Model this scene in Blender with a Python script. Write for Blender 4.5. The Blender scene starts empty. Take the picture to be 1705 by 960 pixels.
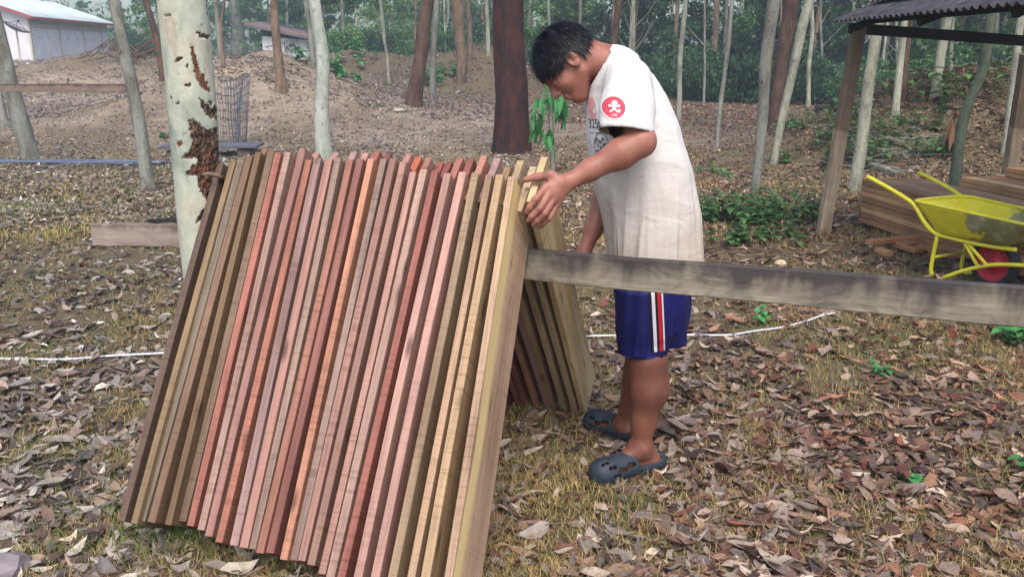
import bpy, bmesh, math, random
import numpy as np
from mathutils import Vector, Matrix, noise as mnoise
from mathutils.bvhtree import BVHTree

random.seed(7)
RNG = np.random.default_rng(11)
C = bpy.context.scene.collection
SC = bpy.context.scene
R = math.radians

# ------------------------------------------------------------------ camera, sky, sun, exposure
F_PX, W_PX, H_PX = 1419.0, 1705.0, 960.0
PITCH, CAM_H = R(15), 1.47
cam_d = bpy.data.cameras.new('camera')
cam = bpy.data.objects.new('camera', cam_d)
C.objects.link(cam)
cam.location = (0, 0, CAM_H)
cam.rotation_euler = (R(90) - PITCH, 0, 0)
cam_d.sensor_width = 36.0
cam_d.lens = 36.0 * F_PX / W_PX
cam_d.clip_start = 0.05
cam_d.clip_end = 3000
SC.camera = cam

SUN_EL, SUN_AZ = R(56), R(176)      # azimuth clockwise from +Y: light comes from behind the camera, a little to the left
world = bpy.data.worlds.new('World')
SC.world = world
world.use_nodes = True
wn = world.node_tree
wn.nodes.clear()
sky = wn.nodes.new('ShaderNodeTexSky')
sky.sky_type = 'NISHITA'
sky.sun_disc = False
sky.sun_elevation = SUN_EL
sky.sun_rotation = SUN_AZ
sky.air_density = 1.0
sky.dust_density = 4.0
sky.ozone_density = 1.0
bg = wn.nodes.new('ShaderNodeBackground')
bg.inputs['Strength'].default_value = 0.15
wo = wn.nodes.new('ShaderNodeOutputWorld')
wn.links.new(sky.outputs[0], bg.inputs[0])
wn.links.new(bg.outputs[0], wo.inputs[0])

sun_d = bpy.data.lights.new('sun', 'SUN')
sun_d.energy = 1.1
sun_d.angle = R(35)
sun_d.color = (1.0, 0.97, 0.94)
sun = bpy.data.objects.new('sun', sun_d)
C.objects.link(sun)
sun.location = (0, 0, 30)
sd = Vector((math.sin(SUN_AZ) * math.cos(SUN_EL), math.cos(SUN_AZ) * math.cos(SUN_EL), math.sin(SUN_EL)))
sun.rotation_euler = (-sd).to_track_quat('-Z', 'Y').to_euler()

vs = SC.view_settings
vs.view_transform = 'Standard'
vs.look = 'None'
vs.gamma = 1.0
vs.exposure = 1.06
SC.cycles.use_denoising = True
SC.cycles.max_bounces = 7
SC.cycles.diffuse_bounces = 3
SC.cycles.transparent_max_bounces = 8
SC.cycles.volume_bounces = 0

# ------------------------------------------------------------------ projection helpers (pixels of the 1705 x 960 photograph)
CT, ST = math.cos(PITCH), math.sin(PITCH)


def ray(px, py):
    X = (px - W_PX / 2) / F_PX
    U = (H_PX / 2 - py) / F_PX
    return np.array([X, CT + U * ST, -ST + U * CT])


def at(px, py, Y):
    d = ray(px, py)
    t = Y / d[1]
    return Vector((d[0] * t, Y, CAM_H + d[2] * t))


def at_z(px, py, z=0.0):
    d = ray(px, py)
    t = (z - CAM_H) / d[2]
    return Vector((d[0] * t, d[1] * t, z))


def proj(p):
    z = p[2] - CAM_H
    d = p[1] * CT - z * ST
    u = p[1] * ST + z * CT
    return (W_PX / 2 + F_PX * p[0] / d, H_PX / 2 - F_PX * u / d)


# ------------------------------------------------------------------ noise and terrain (numpy)
_tab = RNG.random((256, 256))


def vn(x, y):
    x = np.asarray(x, float)
    y = np.asarray(y, float)
    xi = np.floor(x).astype(int)
    yi = np.floor(y).astype(int)
    fx = x - xi
    fy = y - yi
    fx = fx * fx * (3 - 2 * fx)
    fy = fy * fy * (3 - 2 * fy)
    a = _tab[xi % 256, yi % 256]
    b = _tab[(xi + 1) % 256, yi % 256]
    c = _tab[xi % 256, (yi + 1) % 256]
    d = _tab[(xi + 1) % 256, (yi + 1) % 256]
    return (a * (1 - fx) + b * fx) * (1 - fy) + (c * (1 - fx) + d * fx) * fy


def sst(t):
    t = np.clip(t, 0, 1)
    return t * t * (3 - 2 * t)


MOUNDS = [  # x, y, radius x, radius y, height
    (-15.0, 31.0, 3.2, 4.0, .68), (-12.0, 30.0, 3.0, 3.0, .40), (-6.9, 21.5, 2.6, 3.6, 1.25), (-4.6, 21.0, 2.4, 4.0, .55),
    (-6.0, 34.0, 2.6, 2.5, .75), (-1.2, 30.0, 2.2, 2.6, 1.15), (-3.2, 38.0, 2.0, 2.5, .5),
    (7.3, 14.2, 2.3, 2.4, 1.05), (9.2, 15.0, 2.6, 2.6, .75), (5.6, 13.0, 1.6, 1.8, .25)]


def terrain(x, y):
    x = np.asarray(x, float)
    y = np.asarray(y, float)
    z = 1.4 * sst((y - 13) / 31) * (1 - sst((x + 1 - .0 * y) / 9))
    for mx, my, rx, ry, h in MOUNDS:
        d = ((x - mx) / rx) ** 2 + ((y - my) / ry) ** 2
        z = z + h * np.exp(-d * 1.2) * (1 + .25 * (vn(x * 1.5 + 9, y * 1.5) - .5))
    amp = sst((np.abs(y - 3) + np.abs(x) * .5 - 1.0) / 3) * .9 + .1
    z = z + amp * (.10 * (vn(x * .6 + 31, y * .6 + 7) - .5) + .045 * (vn(x * 2.1, y * 2.1 + 50) - .5)) * sst((y - 3.4) / 3) + .014 * (vn(x * 6, y * 6) - .5)
    return z


def tz(x, y):
    return float(terrain(x, y))


def on_ground(px, py):
    d = ray(px, py)
    t, last = .5, .5
    while t < 160:
        p = d * t
        if CAM_H + p[2] < terrain(p[0], p[1]):
            lo, hi = last, t
            for _ in range(18):
                m = (lo + hi) / 2
                p = d * m
                if CAM_H + p[2] < terrain(p[0], p[1]):
                    hi = m
                else:
                    lo = m
            p = d * hi
            return Vector((p[0], p[1], CAM_H + p[2]))
        last = t
        t *= 1.015
    p = d * 60
    return Vector((p[0], p[1], tz(p[0], p[1])))


# ------------------------------------------------------------------ mesh / object helpers
def link(name, me, mats=(), parent=None):
    o = bpy.data.objects.new(name, me)
    C.objects.link(o)
    if me is not None:
        for m in (mats if isinstance(mats, (list, tuple)) else [mats]):
            me.materials.append(m)
    if parent is not None:
        o.parent = parent
    return o


def tag(o, label, cat, group=None, kind=None):
    o['label'] = label
    o['category'] = cat
    if group:
        o['group'] = group
    if kind:
        o['kind'] = kind
    return o


def setting(o, kind='structure', label=None, cat=None):
    o['kind'] = kind
    if label:
        o['label'] = label
        o['category'] = cat
    return o


def empty(name, loc, label, cat, group=None, rz=0):
    o = bpy.data.objects.new(name, None)
    C.objects.link(o)
    o.empty_display_size = .1
    o.location = loc
    o.rotation_euler = (0, 0, rz)
    return tag(o, label, cat, group)


def mesh_np(name, V, Fs, smooth=False, col=None, mat_idx=None):
    V = np.asarray(V, np.float32)
    Fs = np.asarray(Fs, np.int32)
    me = bpy.data.meshes.new(name)
    n = Fs.shape[1]
    me.vertices.add(len(V))
    me.vertices.foreach_set('co', V.ravel())
    me.loops.add(len(Fs) * n)
    me.loops.foreach_set('vertex_index', Fs.ravel())
    me.polygons.add(len(Fs))
    me.polygons.foreach_set('loop_start', np.arange(len(Fs), dtype=np.int32) * n)
    if smooth:
        me.polygons.foreach_set('use_smooth', np.ones(len(Fs), bool))
    if mat_idx is not None:
        me.polygons.foreach_set('material_index', np.asarray(mat_idx, np.int32))
    me.update(calc_edges=True)
    me.validate()
    if col is not None:
        a = me.color_attributes.new('col', 'FLOAT_COLOR', 'POINT')
        c4 = np.ones((len(V), 4), np.float32)
        c4[:, :3] = col
        a.data.foreach_set('color', c4.ravel())
    return me


class MB:
    """collects boxes, tubes and prisms into one mesh"""

    def __init__(s):
        s.V, s.F, s.M = [], [], []
        s.mi = 0

    def add(s, V, Fs):
        o = len(s.V)
        s.V += [tuple(v) for v in V]
        for f in Fs:
            s.F.append([i + o for i in f])
            s.M.append(s.mi)

    def box(s, c, size, M=None, bev=0.0):
        x, y, z = [k / 2 for k in size]
        bm = bmesh.new()
        bmesh.ops.create_cube(bm, size=1)
        bmesh.ops.scale(bm, vec=size, verts=bm.verts)
        if bev > 0:
            bmesh.ops.bevel(bm, geom=bm.edges[:], offset=bev, segments=1, affect='EDGES')
        if M is not None:
            bmesh.ops.transform(bm, matrix=M, verts=bm.verts)
        bmesh.ops.translate(bm, vec=c, verts=bm.verts)
        bm.verts.index_update()
        s.add([v.co[:] for v in bm.verts], [[v.index for v in f.verts] for f in bm.faces])
        bm.free()

    def tube(s, pts, rad, seg=8, caps=True, jit=0.0):
        pts = [Vector(p) for p in pts]
        n = len(pts)
        if not isinstance(rad, (list, tuple, np.ndarray)):
            rad = [rad] * n
        V, Fs = [], []
        up = Vector((0, 0, 1))
        prev = None
        for i, p in enumerate(pts):
            d = (pts[min(i + 1, n - 1)] - pts[max(i - 1, 0)]).normalized()
            if prev is None:
                a = d.cross(up)
                if a.length < .1:
                    a = d.cross(Vector((1, 0, 0)))
                a.normalize()
            else:
                a = prev - d * prev.dot(d)
                a.normalize()
            prev = a
            b = d.cross(a)
            for k in range(seg):
                t = 2 * math.pi * k / seg
                r = rad[i] * (1 + (random.uniform(-jit, jit) if jit else 0))
                V.append(p + a * (math.cos(t) * r) + b * (math.sin(t) * r))
        for i in range(n - 1):
            for k in range(seg):
                k2 = (k + 1) % seg
                Fs.append([i * seg + k, i * seg + k2, (i + 1) * seg + k2, (i + 1) * seg + k])
        if caps:
            Fs.append(list(range(seg))[::-1])
            Fs.append([(n - 1) * seg + k for k in range(seg)])
        s.add(V, Fs)

    def build(s, name, mats, parent=None, smooth=False):
        me = bpy.data.meshes.new(name)
        me.from_pydata(s.V, [], s.F)
        for i, m in enumerate(s.M):
            me.polygons[i].material_index = m
        if smooth:
            for p in me.polygons:
                p.use_smooth = True
        me.update()
        return link(name, me, mats, parent)


# ------------------------------------------------------------------ materials
def srgb(r, g, b, k=1.0):
    def f(c):
        c = c / 255
        return (c / 12.92 if c < .04045 else ((c + .055) / 1.055) ** 2.4) * k
    return (f(r), f(g), f(b), 1)


class NT:
    def __init__(s, name, rough=.8, spec=.3):
        s.m = bpy.data.materials.new(name)
        s.m.use_nodes = True
        s.t = s.m.node_tree
        s.b = s.t.nodes['Principled BSDF']
        s.b.inputs['Roughness'].default_value = rough
        s.b.inputs['Specular IOR Level'].default_value = spec

    def n(s, kind, **kw):
        x = s.t.nodes.new('ShaderNode' + kind)
        for k, v in kw.items():
            if k in x.inputs:
                x.inputs[k].default_value = v
            else:
                setattr(x, k, v)
        return x

    def l(s, a, b):
        s.t.links.new(a, b)

    def coord(s, scale=(1, 1, 1), which='Object', loc=(0, 0, 0)):
        tc = s.n('TexCoord')
        mp = s.n('Mapping')
        mp.inputs['Scale'].default_value = scale
        mp.inputs['Location'].default_value = loc
        s.l(tc.outputs[which], mp.inputs[0])
        return mp.outputs[0]

    def noise(s, vec, scale=5, detail=4, rough=.55, dist=0):
        x = s.n('TexNoise')
        x.inputs['Scale'].default_value = scale
        x.inputs['Detail'].default_value = detail
        x.inputs['Roughness'].default_value = rough
        x.inputs['Distortion'].default_value = dist
        s.l(vec, x.inputs['Vector'])
        return x.outputs['Fac']

    def ramp(s, fac, stops):
        x = s.n('ValToRGB')
        e = x.color_ramp.elements
        while len(e) < len(stops):
            e.new(.5)
        for i, (p, c) in enumerate(stops):
            e[i].position = p
            e[i].color = c if len(c) == 4 else (*c, 1)
        s.l(fac, x.inputs[0])
        return x.outputs[0]

    def mix(s, fac, a, b, mode='MIX'):
        x = s.n('Mix', data_type='RGBA', blend_type=mode)
        for sock, v in ((x.inputs[0], fac), (x.inputs[6], a), (x.inputs[7], b)):
            if isinstance(v, (int, float, tuple)):
                sock.default_value = v
            else:
                s.l(v, sock)
        return x.outputs[2]

    def math(s, op, a, b=0.0):
        x = s.n('Math', operation=op)
        for sock, v in ((x.inputs[0], a), (x.inputs[1], b)):
            if isinstance(v, (int, float)):
                sock.default_value = v
            else:
                s.l(v, sock)
        return x.outputs[0]

    def attr(s, name='col'):
        x = s.n('Attribute')
        x.attribute_name = name
        return x.outputs['Color']

    def col(s, c):
        if isinstance(c, tuple):
            s.b.inputs['Base Color'].default_value = c
        else:
            s.l(c, s.b.inputs['Base Color'])

    def bump(s, h, strength=.3, dist=.01):
        x = s.n('Bump')
        x.inputs['Strength'].default_value = strength
        x.inputs['Distance'].default_value = dist
        s.l(h, x.inputs['Height'])
        s.l(x.outputs[0], s.b.inputs['Normal'])


def simple(name, c, rough=.7, spec=.3, var=.25, scale=8, bump=0.0, metal=0.0):
    t = NT(name, rough, spec)
    v = t.noise(t.coord(), scale, 5)
    d = tuple(k * (1 - var) for k in c[:3]) + (1,)
    u = tuple(min(1, k * (1 + var)) for k in c[:3]) + (1,)
    t.col(t.ramp(v, [(.3, d), (.7, u)]))
    if bump:
        t.bump(v, bump, .01)
    t.b.inputs['Metallic'].default_value = metal
    return t.m


def bark(name, base, patch, dark, k=1.0, stretch=.35, fine=26, fiss=.25):
    t = NT(name, .85, .2)
    rnd = t.n('ObjectInfo').outputs['Random']
    co = t.coord((1, 1, stretch))
    a = t.noise(co, 5.5, 6, .6, .3)
    b = t.noise(t.coord((1, 1, .8)), 16, 5, .65)
    c = t.noise(t.coord((1, 1, 1.6)), fine, 6, .7)
    col = t.mix(t.ramp(a, [(.42, (0, 0, 0)), (.62, (1, 1, 1))]), base, patch)
    col = t.mix(t.ramp(b, [(.58, (0, 0, 0)), (.72, (.85,) * 3)]), col, dark)
    col = t.mix(.55, col, t.ramp(c, [(.25, (.35,) * 3), (.75, (1.0,) * 3)]), 'MULTIPLY')
    fis = t.noise(t.coord((1, 1, .12)), 34, 5, .75, .4)
    col = t.mix(fiss, col, t.ramp(fis, [(.36, (.26,) * 3), (.50, (.9,) * 3), (.7, (1.3,) * 3)]), 'MULTIPLY')
    val = t.n('HueSaturation')
    mr = t.n('MapRange')
    t.l(rnd, mr.inputs[0])
    mr.inputs[3].default_value = .8 * k
    mr.inputs[4].default_value = 1.12 * k
    t.l(mr.outputs[0], val.inputs['Value'])
    t.l(col, val.inputs['Color'])
    t.col(val.outputs[0])
    t.bump(t.math('ADD', c, b), .5, .012)
    return t.m


M = {}
M['bark_white'] = bark('bark_white', srgb(176, 176, 158), srgb(132, 132, 116), srgb(88, 70, 58), fiss=.4)
M['bark_bright'] = bark('bark_bright', srgb(204, 210, 198), srgb(168, 176, 160), srgb(92, 76, 62), fiss=.2)
M['bark_grey'] = bark('bark_grey', srgb(150, 152, 142), srgb(112, 108, 98), srgb(62, 50, 44))
M['bark_tan'] = bark('bark_tan', srgb(150, 128, 108), srgb(118, 96, 80), srgb(70, 50, 42), fiss=.6)
M['bark_red'] = bark('bark_red', srgb(112, 90, 78), srgb(86, 66, 58), srgb(52, 34, 30), stretch=.3, fiss=.8)
M['bark_maroon'] = bark('bark_maroon', srgb(62, 46, 48), srgb(92, 54, 48), srgb(34, 22, 26), stretch=.35, fine=34, fiss=.8)
M['bark_green'] = bark('bark_green', srgb(112, 124, 104), srgb(88, 98, 82), srgb(52, 52, 44))


def leafmat(name, c1, c2, rough=.55, trans=.25):
    t = NT(name, rough, .35)
    rnd = t.n('ObjectInfo').outputs['Random']
    nz = t.noise(t.coord(), .9, 2)
    isl = t.n('NewGeometry').outputs['Random Per Island']
    f = t.math('ADD', t.math('MULTIPLY', isl, .6), t.math('MULTIPLY', rnd, .4))
    base = t.ramp(f, [(.05, c1), (.95, c2)])
    col = t.mix(.5, base, t.ramp(nz, [(.35, (.45, .5, .5)), (.65, (1.2, 1.15, .95))]), 'MULTIPLY')
    t.col(col)
    tr = t.n('BsdfTranslucent')
    t.l(col, tr.inputs[0])
    mx = t.n('MixShader')
    mx.inputs[0].default_value = trans
    t.l(t.b.outputs[0], mx.inputs[1])
    t.l(tr.outputs[0], mx.inputs[2])
    t.l(mx.outputs[0], t.t.nodes['Material Output'].inputs[0])
    return t.m


M['leaf_forest'] = leafmat('leaf_forest', srgb(44, 76, 48), srgb(104, 142, 82))
M['leaf_light'] = leafmat('leaf_light', srgb(62, 100, 58), srgb(128, 160, 96))
M['leaf_dark'] = leafmat('leaf_dark', srgb(24, 46, 36), srgb(70, 104, 66))
M['leaf_plant'] = leafmat('leaf_plant', srgb(52, 90, 46), srgb(98, 138, 78))
M['leaf_fresh'] = leafmat('leaf_fresh', srgb(58, 128, 72), srgb(96, 168, 92))
M['leaf_dry'] = leafmat('leaf_dry', srgb(92, 62, 46), srgb(150, 116, 84), trans=.1)


def colmat(name, rough=.75, spec=.25, trans=0.0, bump=0):
    t = NT(name, rough, spec)
    a = t.attr()
    nz = t.noise(t.coord(), 60, 3)
    col = t.mix(.5, a, t.ramp(nz, [(.3, (.55,) * 3), (.7, (1.25,) * 3)]), 'MULTIPLY')
    t.col(col)
    if trans:
        tr = t.n('BsdfTranslucent')
        t.l(col, tr.inputs[0])
        mx = t.n('MixShader')
        mx.inputs[0].default_value = trans
        t.l(t.b.outputs[0], mx.inputs[1])
        t.l(tr.outputs[0], mx.inputs[2])
        t.l(mx.outputs[0], t.t.nodes['Material Output'].inputs[0])
    return t.m


M['litter'] = colmat('litter', .62, .35, .08)
M['grass'] = colmat('grass', .8, .2, .2)


def wood(name, ring=1.0, saw=True, sap=False):
    """plank wood: object colour times grain; local z is the length, y the width"""
    t = NT(name, .62, .3)
    oi = t.n('ObjectInfo')
    # offset by random per plank
    tc = t.n('TexCoord')
    add = t.n('VectorMath', operation='ADD')
    cmb = t.n('CombineXYZ')
    t.l(t.math('MULTIPLY', oi.outputs['Random'], 40), cmb.inputs[2])
    t.l(t.math('MULTIPLY', oi.outputs['Random'], 17), cmb.inputs[0])
    t.l(tc.outputs['Object'], add.inputs[0])
    t.l(cmb.outputs[0], add.inputs[1])

    def mp(sc):
        m = t.n('Mapping')
        m.inputs['Scale'].default_value = sc
        t.l(add.outputs[0], m.inputs[0])
        return m.outputs[0]
    g = t.noise(mp((40, 22, 1.1)), 2.2, 6, .6, .5)
    g2 = t.noise(mp((6, 5, 1.0)), 1.4, 3, .5)
    sp = t.noise(mp((90, 90, 6)), 2.0, 3, .6)
    col = t.mix(.75, oi.outputs['Color'], t.ramp(g, [(.25, (.55, .50, .48)), (.5, (.95, .95, .95)), (.75, (1.2, 1.18, 1.1))]), 'MULTIPLY')
    col = t.mix(.7, col, t.ramp(g2, [(.3, (.62, .55, .52)), (.5, (.95,) * 3), (.7, (1.25, 1.22, 1.2))]), 'MULTIPLY')
    col = t.mix(.4, col, t.ramp(sp, [(.35, (.6,) * 3), (.6, (1.1,) * 3)]), 'MULTIPLY')
    vk = t.n('TexVoronoi')
    vk.inputs['Scale'].default_value = 1.0
    t.l(mp((11, 11, 3.2)), vk.inputs['Vector'])
    col = t.mix(t.ramp(vk.outputs['Distance'], [(.05, (.8,) * 3), (.16, (0,) * 3)]), col, t.mix(.85, col, srgb(70, 46, 38), 'MULTIPLY'))
    h = sp
    if saw:
        s1 = t.noise(mp((.6, .6, 95)), 1.0, 2, .5)
        msk = t.noise(mp((3, 3, 2.2)), 1.0, 2)
        m2 = t.ramp(msk, [(.42, (0,) * 3), (.62, (1,) * 3)])
        sw = t.mix(m2, (1, 1, 1, 1), t.ramp(s1, [(.36, (.68, .62, .6)), (.5, (1.05,) * 3)]))
        col = t.mix(.8, col, sw, 'MULTIPLY')
        h = t.math('ADD', sp, t.math('MULTIPLY', s1, .6))
    if sap:
        sep = t.n('SeparateXYZ')
        t.l(tc.outputs['Object'], sep.inputs[0])
        y = t.math('ADD', sep.outputs[1], t.math('MULTIPLY', t.math('SUBTRACT', g2, .5), .05))
        f = t.ramp(t.math('ADD', t.math('MULTIPLY', y, 4), .5), [(.11, (0,) * 3), (.16, (1,) * 3), (.30, (1,) * 3), (.42, (0,) * 3)])
        col = t.mix(f, col, t.mix(.8, srgb(196, 172, 122), t.ramp(g, [(.3, (.8,) * 3), (.7, (1.1,) * 3)]), 'MULTIPLY'))
    t.col(col)
    t.bump(h, .25, .004)
    return t.m


M['wood'] = wood('wood')
M['wood_sap'] = wood('wood_sap', sap=True)


def weathered(name, c1, c2, dark, ax=(1.2, 12, 12), stain=.5):
    t = NT(name, .85, .2)
    g = t.noise(t.coord(ax), 3, 6, .65, .4)
    p = t.noise(t.coord((1.6, 3, 3)), 2.6, 5, .6)
    s = t.noise(t.coord((7, 1, 4)), 1.3, 4, .6)
    col = t.ramp(g, [(.3, c1), (.7, c2)])
    col = t.mix(t.ramp(p, [(.45, (0,) * 3), (.7, (stain,) * 3)]), col, dark)
    sep = t.n('SeparateXYZ')
    t.l(t.coord(), sep.inputs[0])
    up = t.math('ADD', t.math('MULTIPLY', sep.outputs[2], 9), t.math('MULTIPLY', s, 1.3))
    col = t.mix(t.ramp(up, [(.80, (0,) * 3), (1.08, (stain + .3,) * 3)]), col, dark)
    t.col(col)
    t.bump(g, .35, .006)
    return t.m


t = NT('beam', .85, .2)
g = t.noise(t.coord((1.2, 12, 14)), 3, 6, .65, .6)
blot = t.noise(t.coord((2.2, 3, 5)), 2.2, 6, .65, .8)
drip = t.noise(t.coord((5, 1, 1.6)), 1.5, 4, .6, .5)
fine_ = t.noise(t.coord((3, 20, 30)), 3, 5, .7)
cc = t.ramp(blot, [(.28, srgb(74, 68, 62)), (.40, srgb(124, 116, 102)), (.54, srgb(166, 158, 138)), (.66, srgb(136, 124, 112)), (.76, srgb(92, 80, 74))])
cc = t.mix(.7, cc, t.ramp(g, [(.3, (.62,) * 3), (.7, (1.1,) * 3)]), 'MULTIPLY')
cc = t.mix(.4, cc, t.ramp(fine_, [(.35, (.6,) * 3), (.6, (1.1,) * 3)]), 'MULTIPLY')
sep = t.n('SeparateXYZ')
t.l(t.coord(), sep.inputs[0])
up = t.math('ADD', t.math('MULTIPLY', sep.outputs[2], 8), t.math('MULTIPLY', drip, 1.9))
cc = t.mix(t.ramp(t.math('MULTIPLY', up, .5), [(.12, (.12,) * 3), (.42, (.38,) * 3), (.66, (.92,) * 3)]), cc, srgb(52, 47, 50))
vo = t.n('TexVoronoi')
vo.inputs['Scale'].default_value = 9
t.l(t.coord((.5, 1, 1)), vo.inputs['Vector'])
cc = t.mix(t.ramp(vo.outputs['Distance'], [(.03, (.9,) * 3), (.07, (0,) * 3)]), cc, srgb(26, 22, 22))
t.col(cc)
t.bump(t.math('ADD', g, fine_), .4, .006)
M['beam'] = t.m
M['board_pale'] = weathered('board_pale', srgb(122, 110, 102), srgb(164, 150, 140), srgb(66, 54, 50), stain=.3)
M['board_brown'] = weathered('board_brown', srgb(112, 96, 86), srgb(146, 128, 116), srgb(66, 52, 46), stain=.35)
M['post'] = weathered('post', srgb(126, 112, 94), srgb(168, 150, 128), srgb(70, 56, 44), ax=(12, 12, 1.0), stain=.35)
M['dark_wood'] = simple('dark_wood', srgb(34, 28, 28), .8, .2, .35, 12, .3)
M['stack_wood'] = wood('stack_wood')

# ------------------------------------------------------------------ ground
gt = NT('ground_soil', .95, .1)
cw = gt.coord((1, 1, 1))
n1 = gt.noise(cw, .22, 5, .6)
n2 = gt.noise(cw, 2.6, 6, .65)
n3 = gt.noise(cw, 22, 6, .75)
n4 = gt.noise(cw, 90, 4, .7)
soil = gt.ramp(n3, [(.25, srgb(54, 46, 38)), (.5, srgb(104, 92, 72)), (.75, srgb(146, 134, 106))])
dirt = gt.ramp(n2, [(.3, srgb(134, 120, 106)), (.7, srgb(174, 158, 140))])
col = gt.mix(gt.attr('dirt'), soil, dirt)
red = gt.ramp(n2, [(.3, srgb(92, 78, 66)), (.7, srgb(128, 112, 94))])
col = gt.mix(gt.ramp(n1, [(.48, (0,) * 3), (.62, (.5,) * 3)]), col, red)
n5 = gt.noise(cw, 7, 6, .8)
col = gt.mix(.75, col, gt.ramp(n5, [(.3, (.68, .68, .66)), (.5, (.97,) * 3), (.7, (1.18, 1.16, 1.1))]), 'MULTIPLY')
col = gt.mix(.7, col, gt.ramp(n4, [(.3, (.55,) * 3), (.7, (1.15,) * 3)]), 'MULTIPLY')
gt.col(col)
gt.bump(gt.math('ADD', n3, n4), .7, .02)
n = 460
tt = np.linspace(-1, 1, n)
gx = 2.6 * np.sinh(tt * 6.4)
gy = 3.2 + 2.6 * np.sinh(tt * 6.4)
GX, GY = np.meshgrid(gx, gy, indexing='ij')
GZ = terrain(GX, GY)
far = np.hypot(GX, GY) > 150
GZ[far] = np.minimum(GZ[far], 1.4)
V = np.stack([GX.ravel(), GY.ravel(), GZ.ravel()], 1)
ii, jj = np.meshgrid(np.arange(n - 1), np.arange(n - 1), indexing='ij')
b0 = (ii * n + jj).ravel()
Fq = np.stack([b0, b0 + n, b0 + n + 1, b0 + 1], 1)
me = mesh_np('ground', V, Fq, True)


def dirtmask(x, y):
    """bare trodden earth in the clearing, well behind the work place"""
    m = np.exp(-(((x + 1.5) / 6.0) ** 2 + ((y - 17.5) / 3.6) ** 2)) * 1.5
    m = m + np.exp(-(((x + 13) / 9.0) ** 2 + ((y - 24) / 6.0) ** 2)) * 1.1
    m = m + np.exp(-(((x + 20) / 6.0) ** 2 + ((y - 38) / 5.0) ** 2)) * 1.6
    m = m + np.exp(-(((x + 6.9) / 3.0) ** 2 + ((y - 20) / 3.0) ** 2)) * .9
    return np.clip(m * (.35 + 1.1 * vn(x * .9 + 5, y * .9 + 77)), 0, 1)


a = me.color_attributes.new('dirt', 'FLOAT_COLOR', 'POINT')
dm = dirtmask(V[:, 0], V[:, 1])
c4 = np.ones((len(V), 4), np.float32)
c4[:, :3] = dm[:, None]
a.data.foreach_set('color', c4.ravel())
setting(link('ground', me, gt.m))


# ------------------------------------------------------------------ leaf litter and grass
def frustum_pts(N, y0, y1, margin=1.18, power=1.0):
    """random points in the camera's ground wedge (plus a margin on both sides); density falls with 1/y^power"""
    u = RNG.random(N)
    y = y0 * (y1 / y0) ** u if power == 1 else y0 + (y1 - y0) * u
    half = (y * CT + CAM_H * ST) * .601 * margin + .3
    x = RNG.uniform(-1, 1, N) * half
    return x, y


PAL = np.array([srgb(*c)[:3] for c in [
    (148, 134, 120), (172, 156, 140), (126, 110, 100), (106, 80, 68), (136, 98, 80), (92, 58, 50), (112, 64, 50), (162, 128, 100),
    (190, 176, 154), (84, 74, 74), (120, 110, 108), (146, 118, 92), (74, 48, 46), (205, 194, 172), (128, 86, 62), (150, 140, 132)]])
PW = np.array([10, 8, 10, 9, 8, 7, 5, 7, 3.5, 7, 8, 7, 6, 1.5, 4, 7], float)


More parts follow.
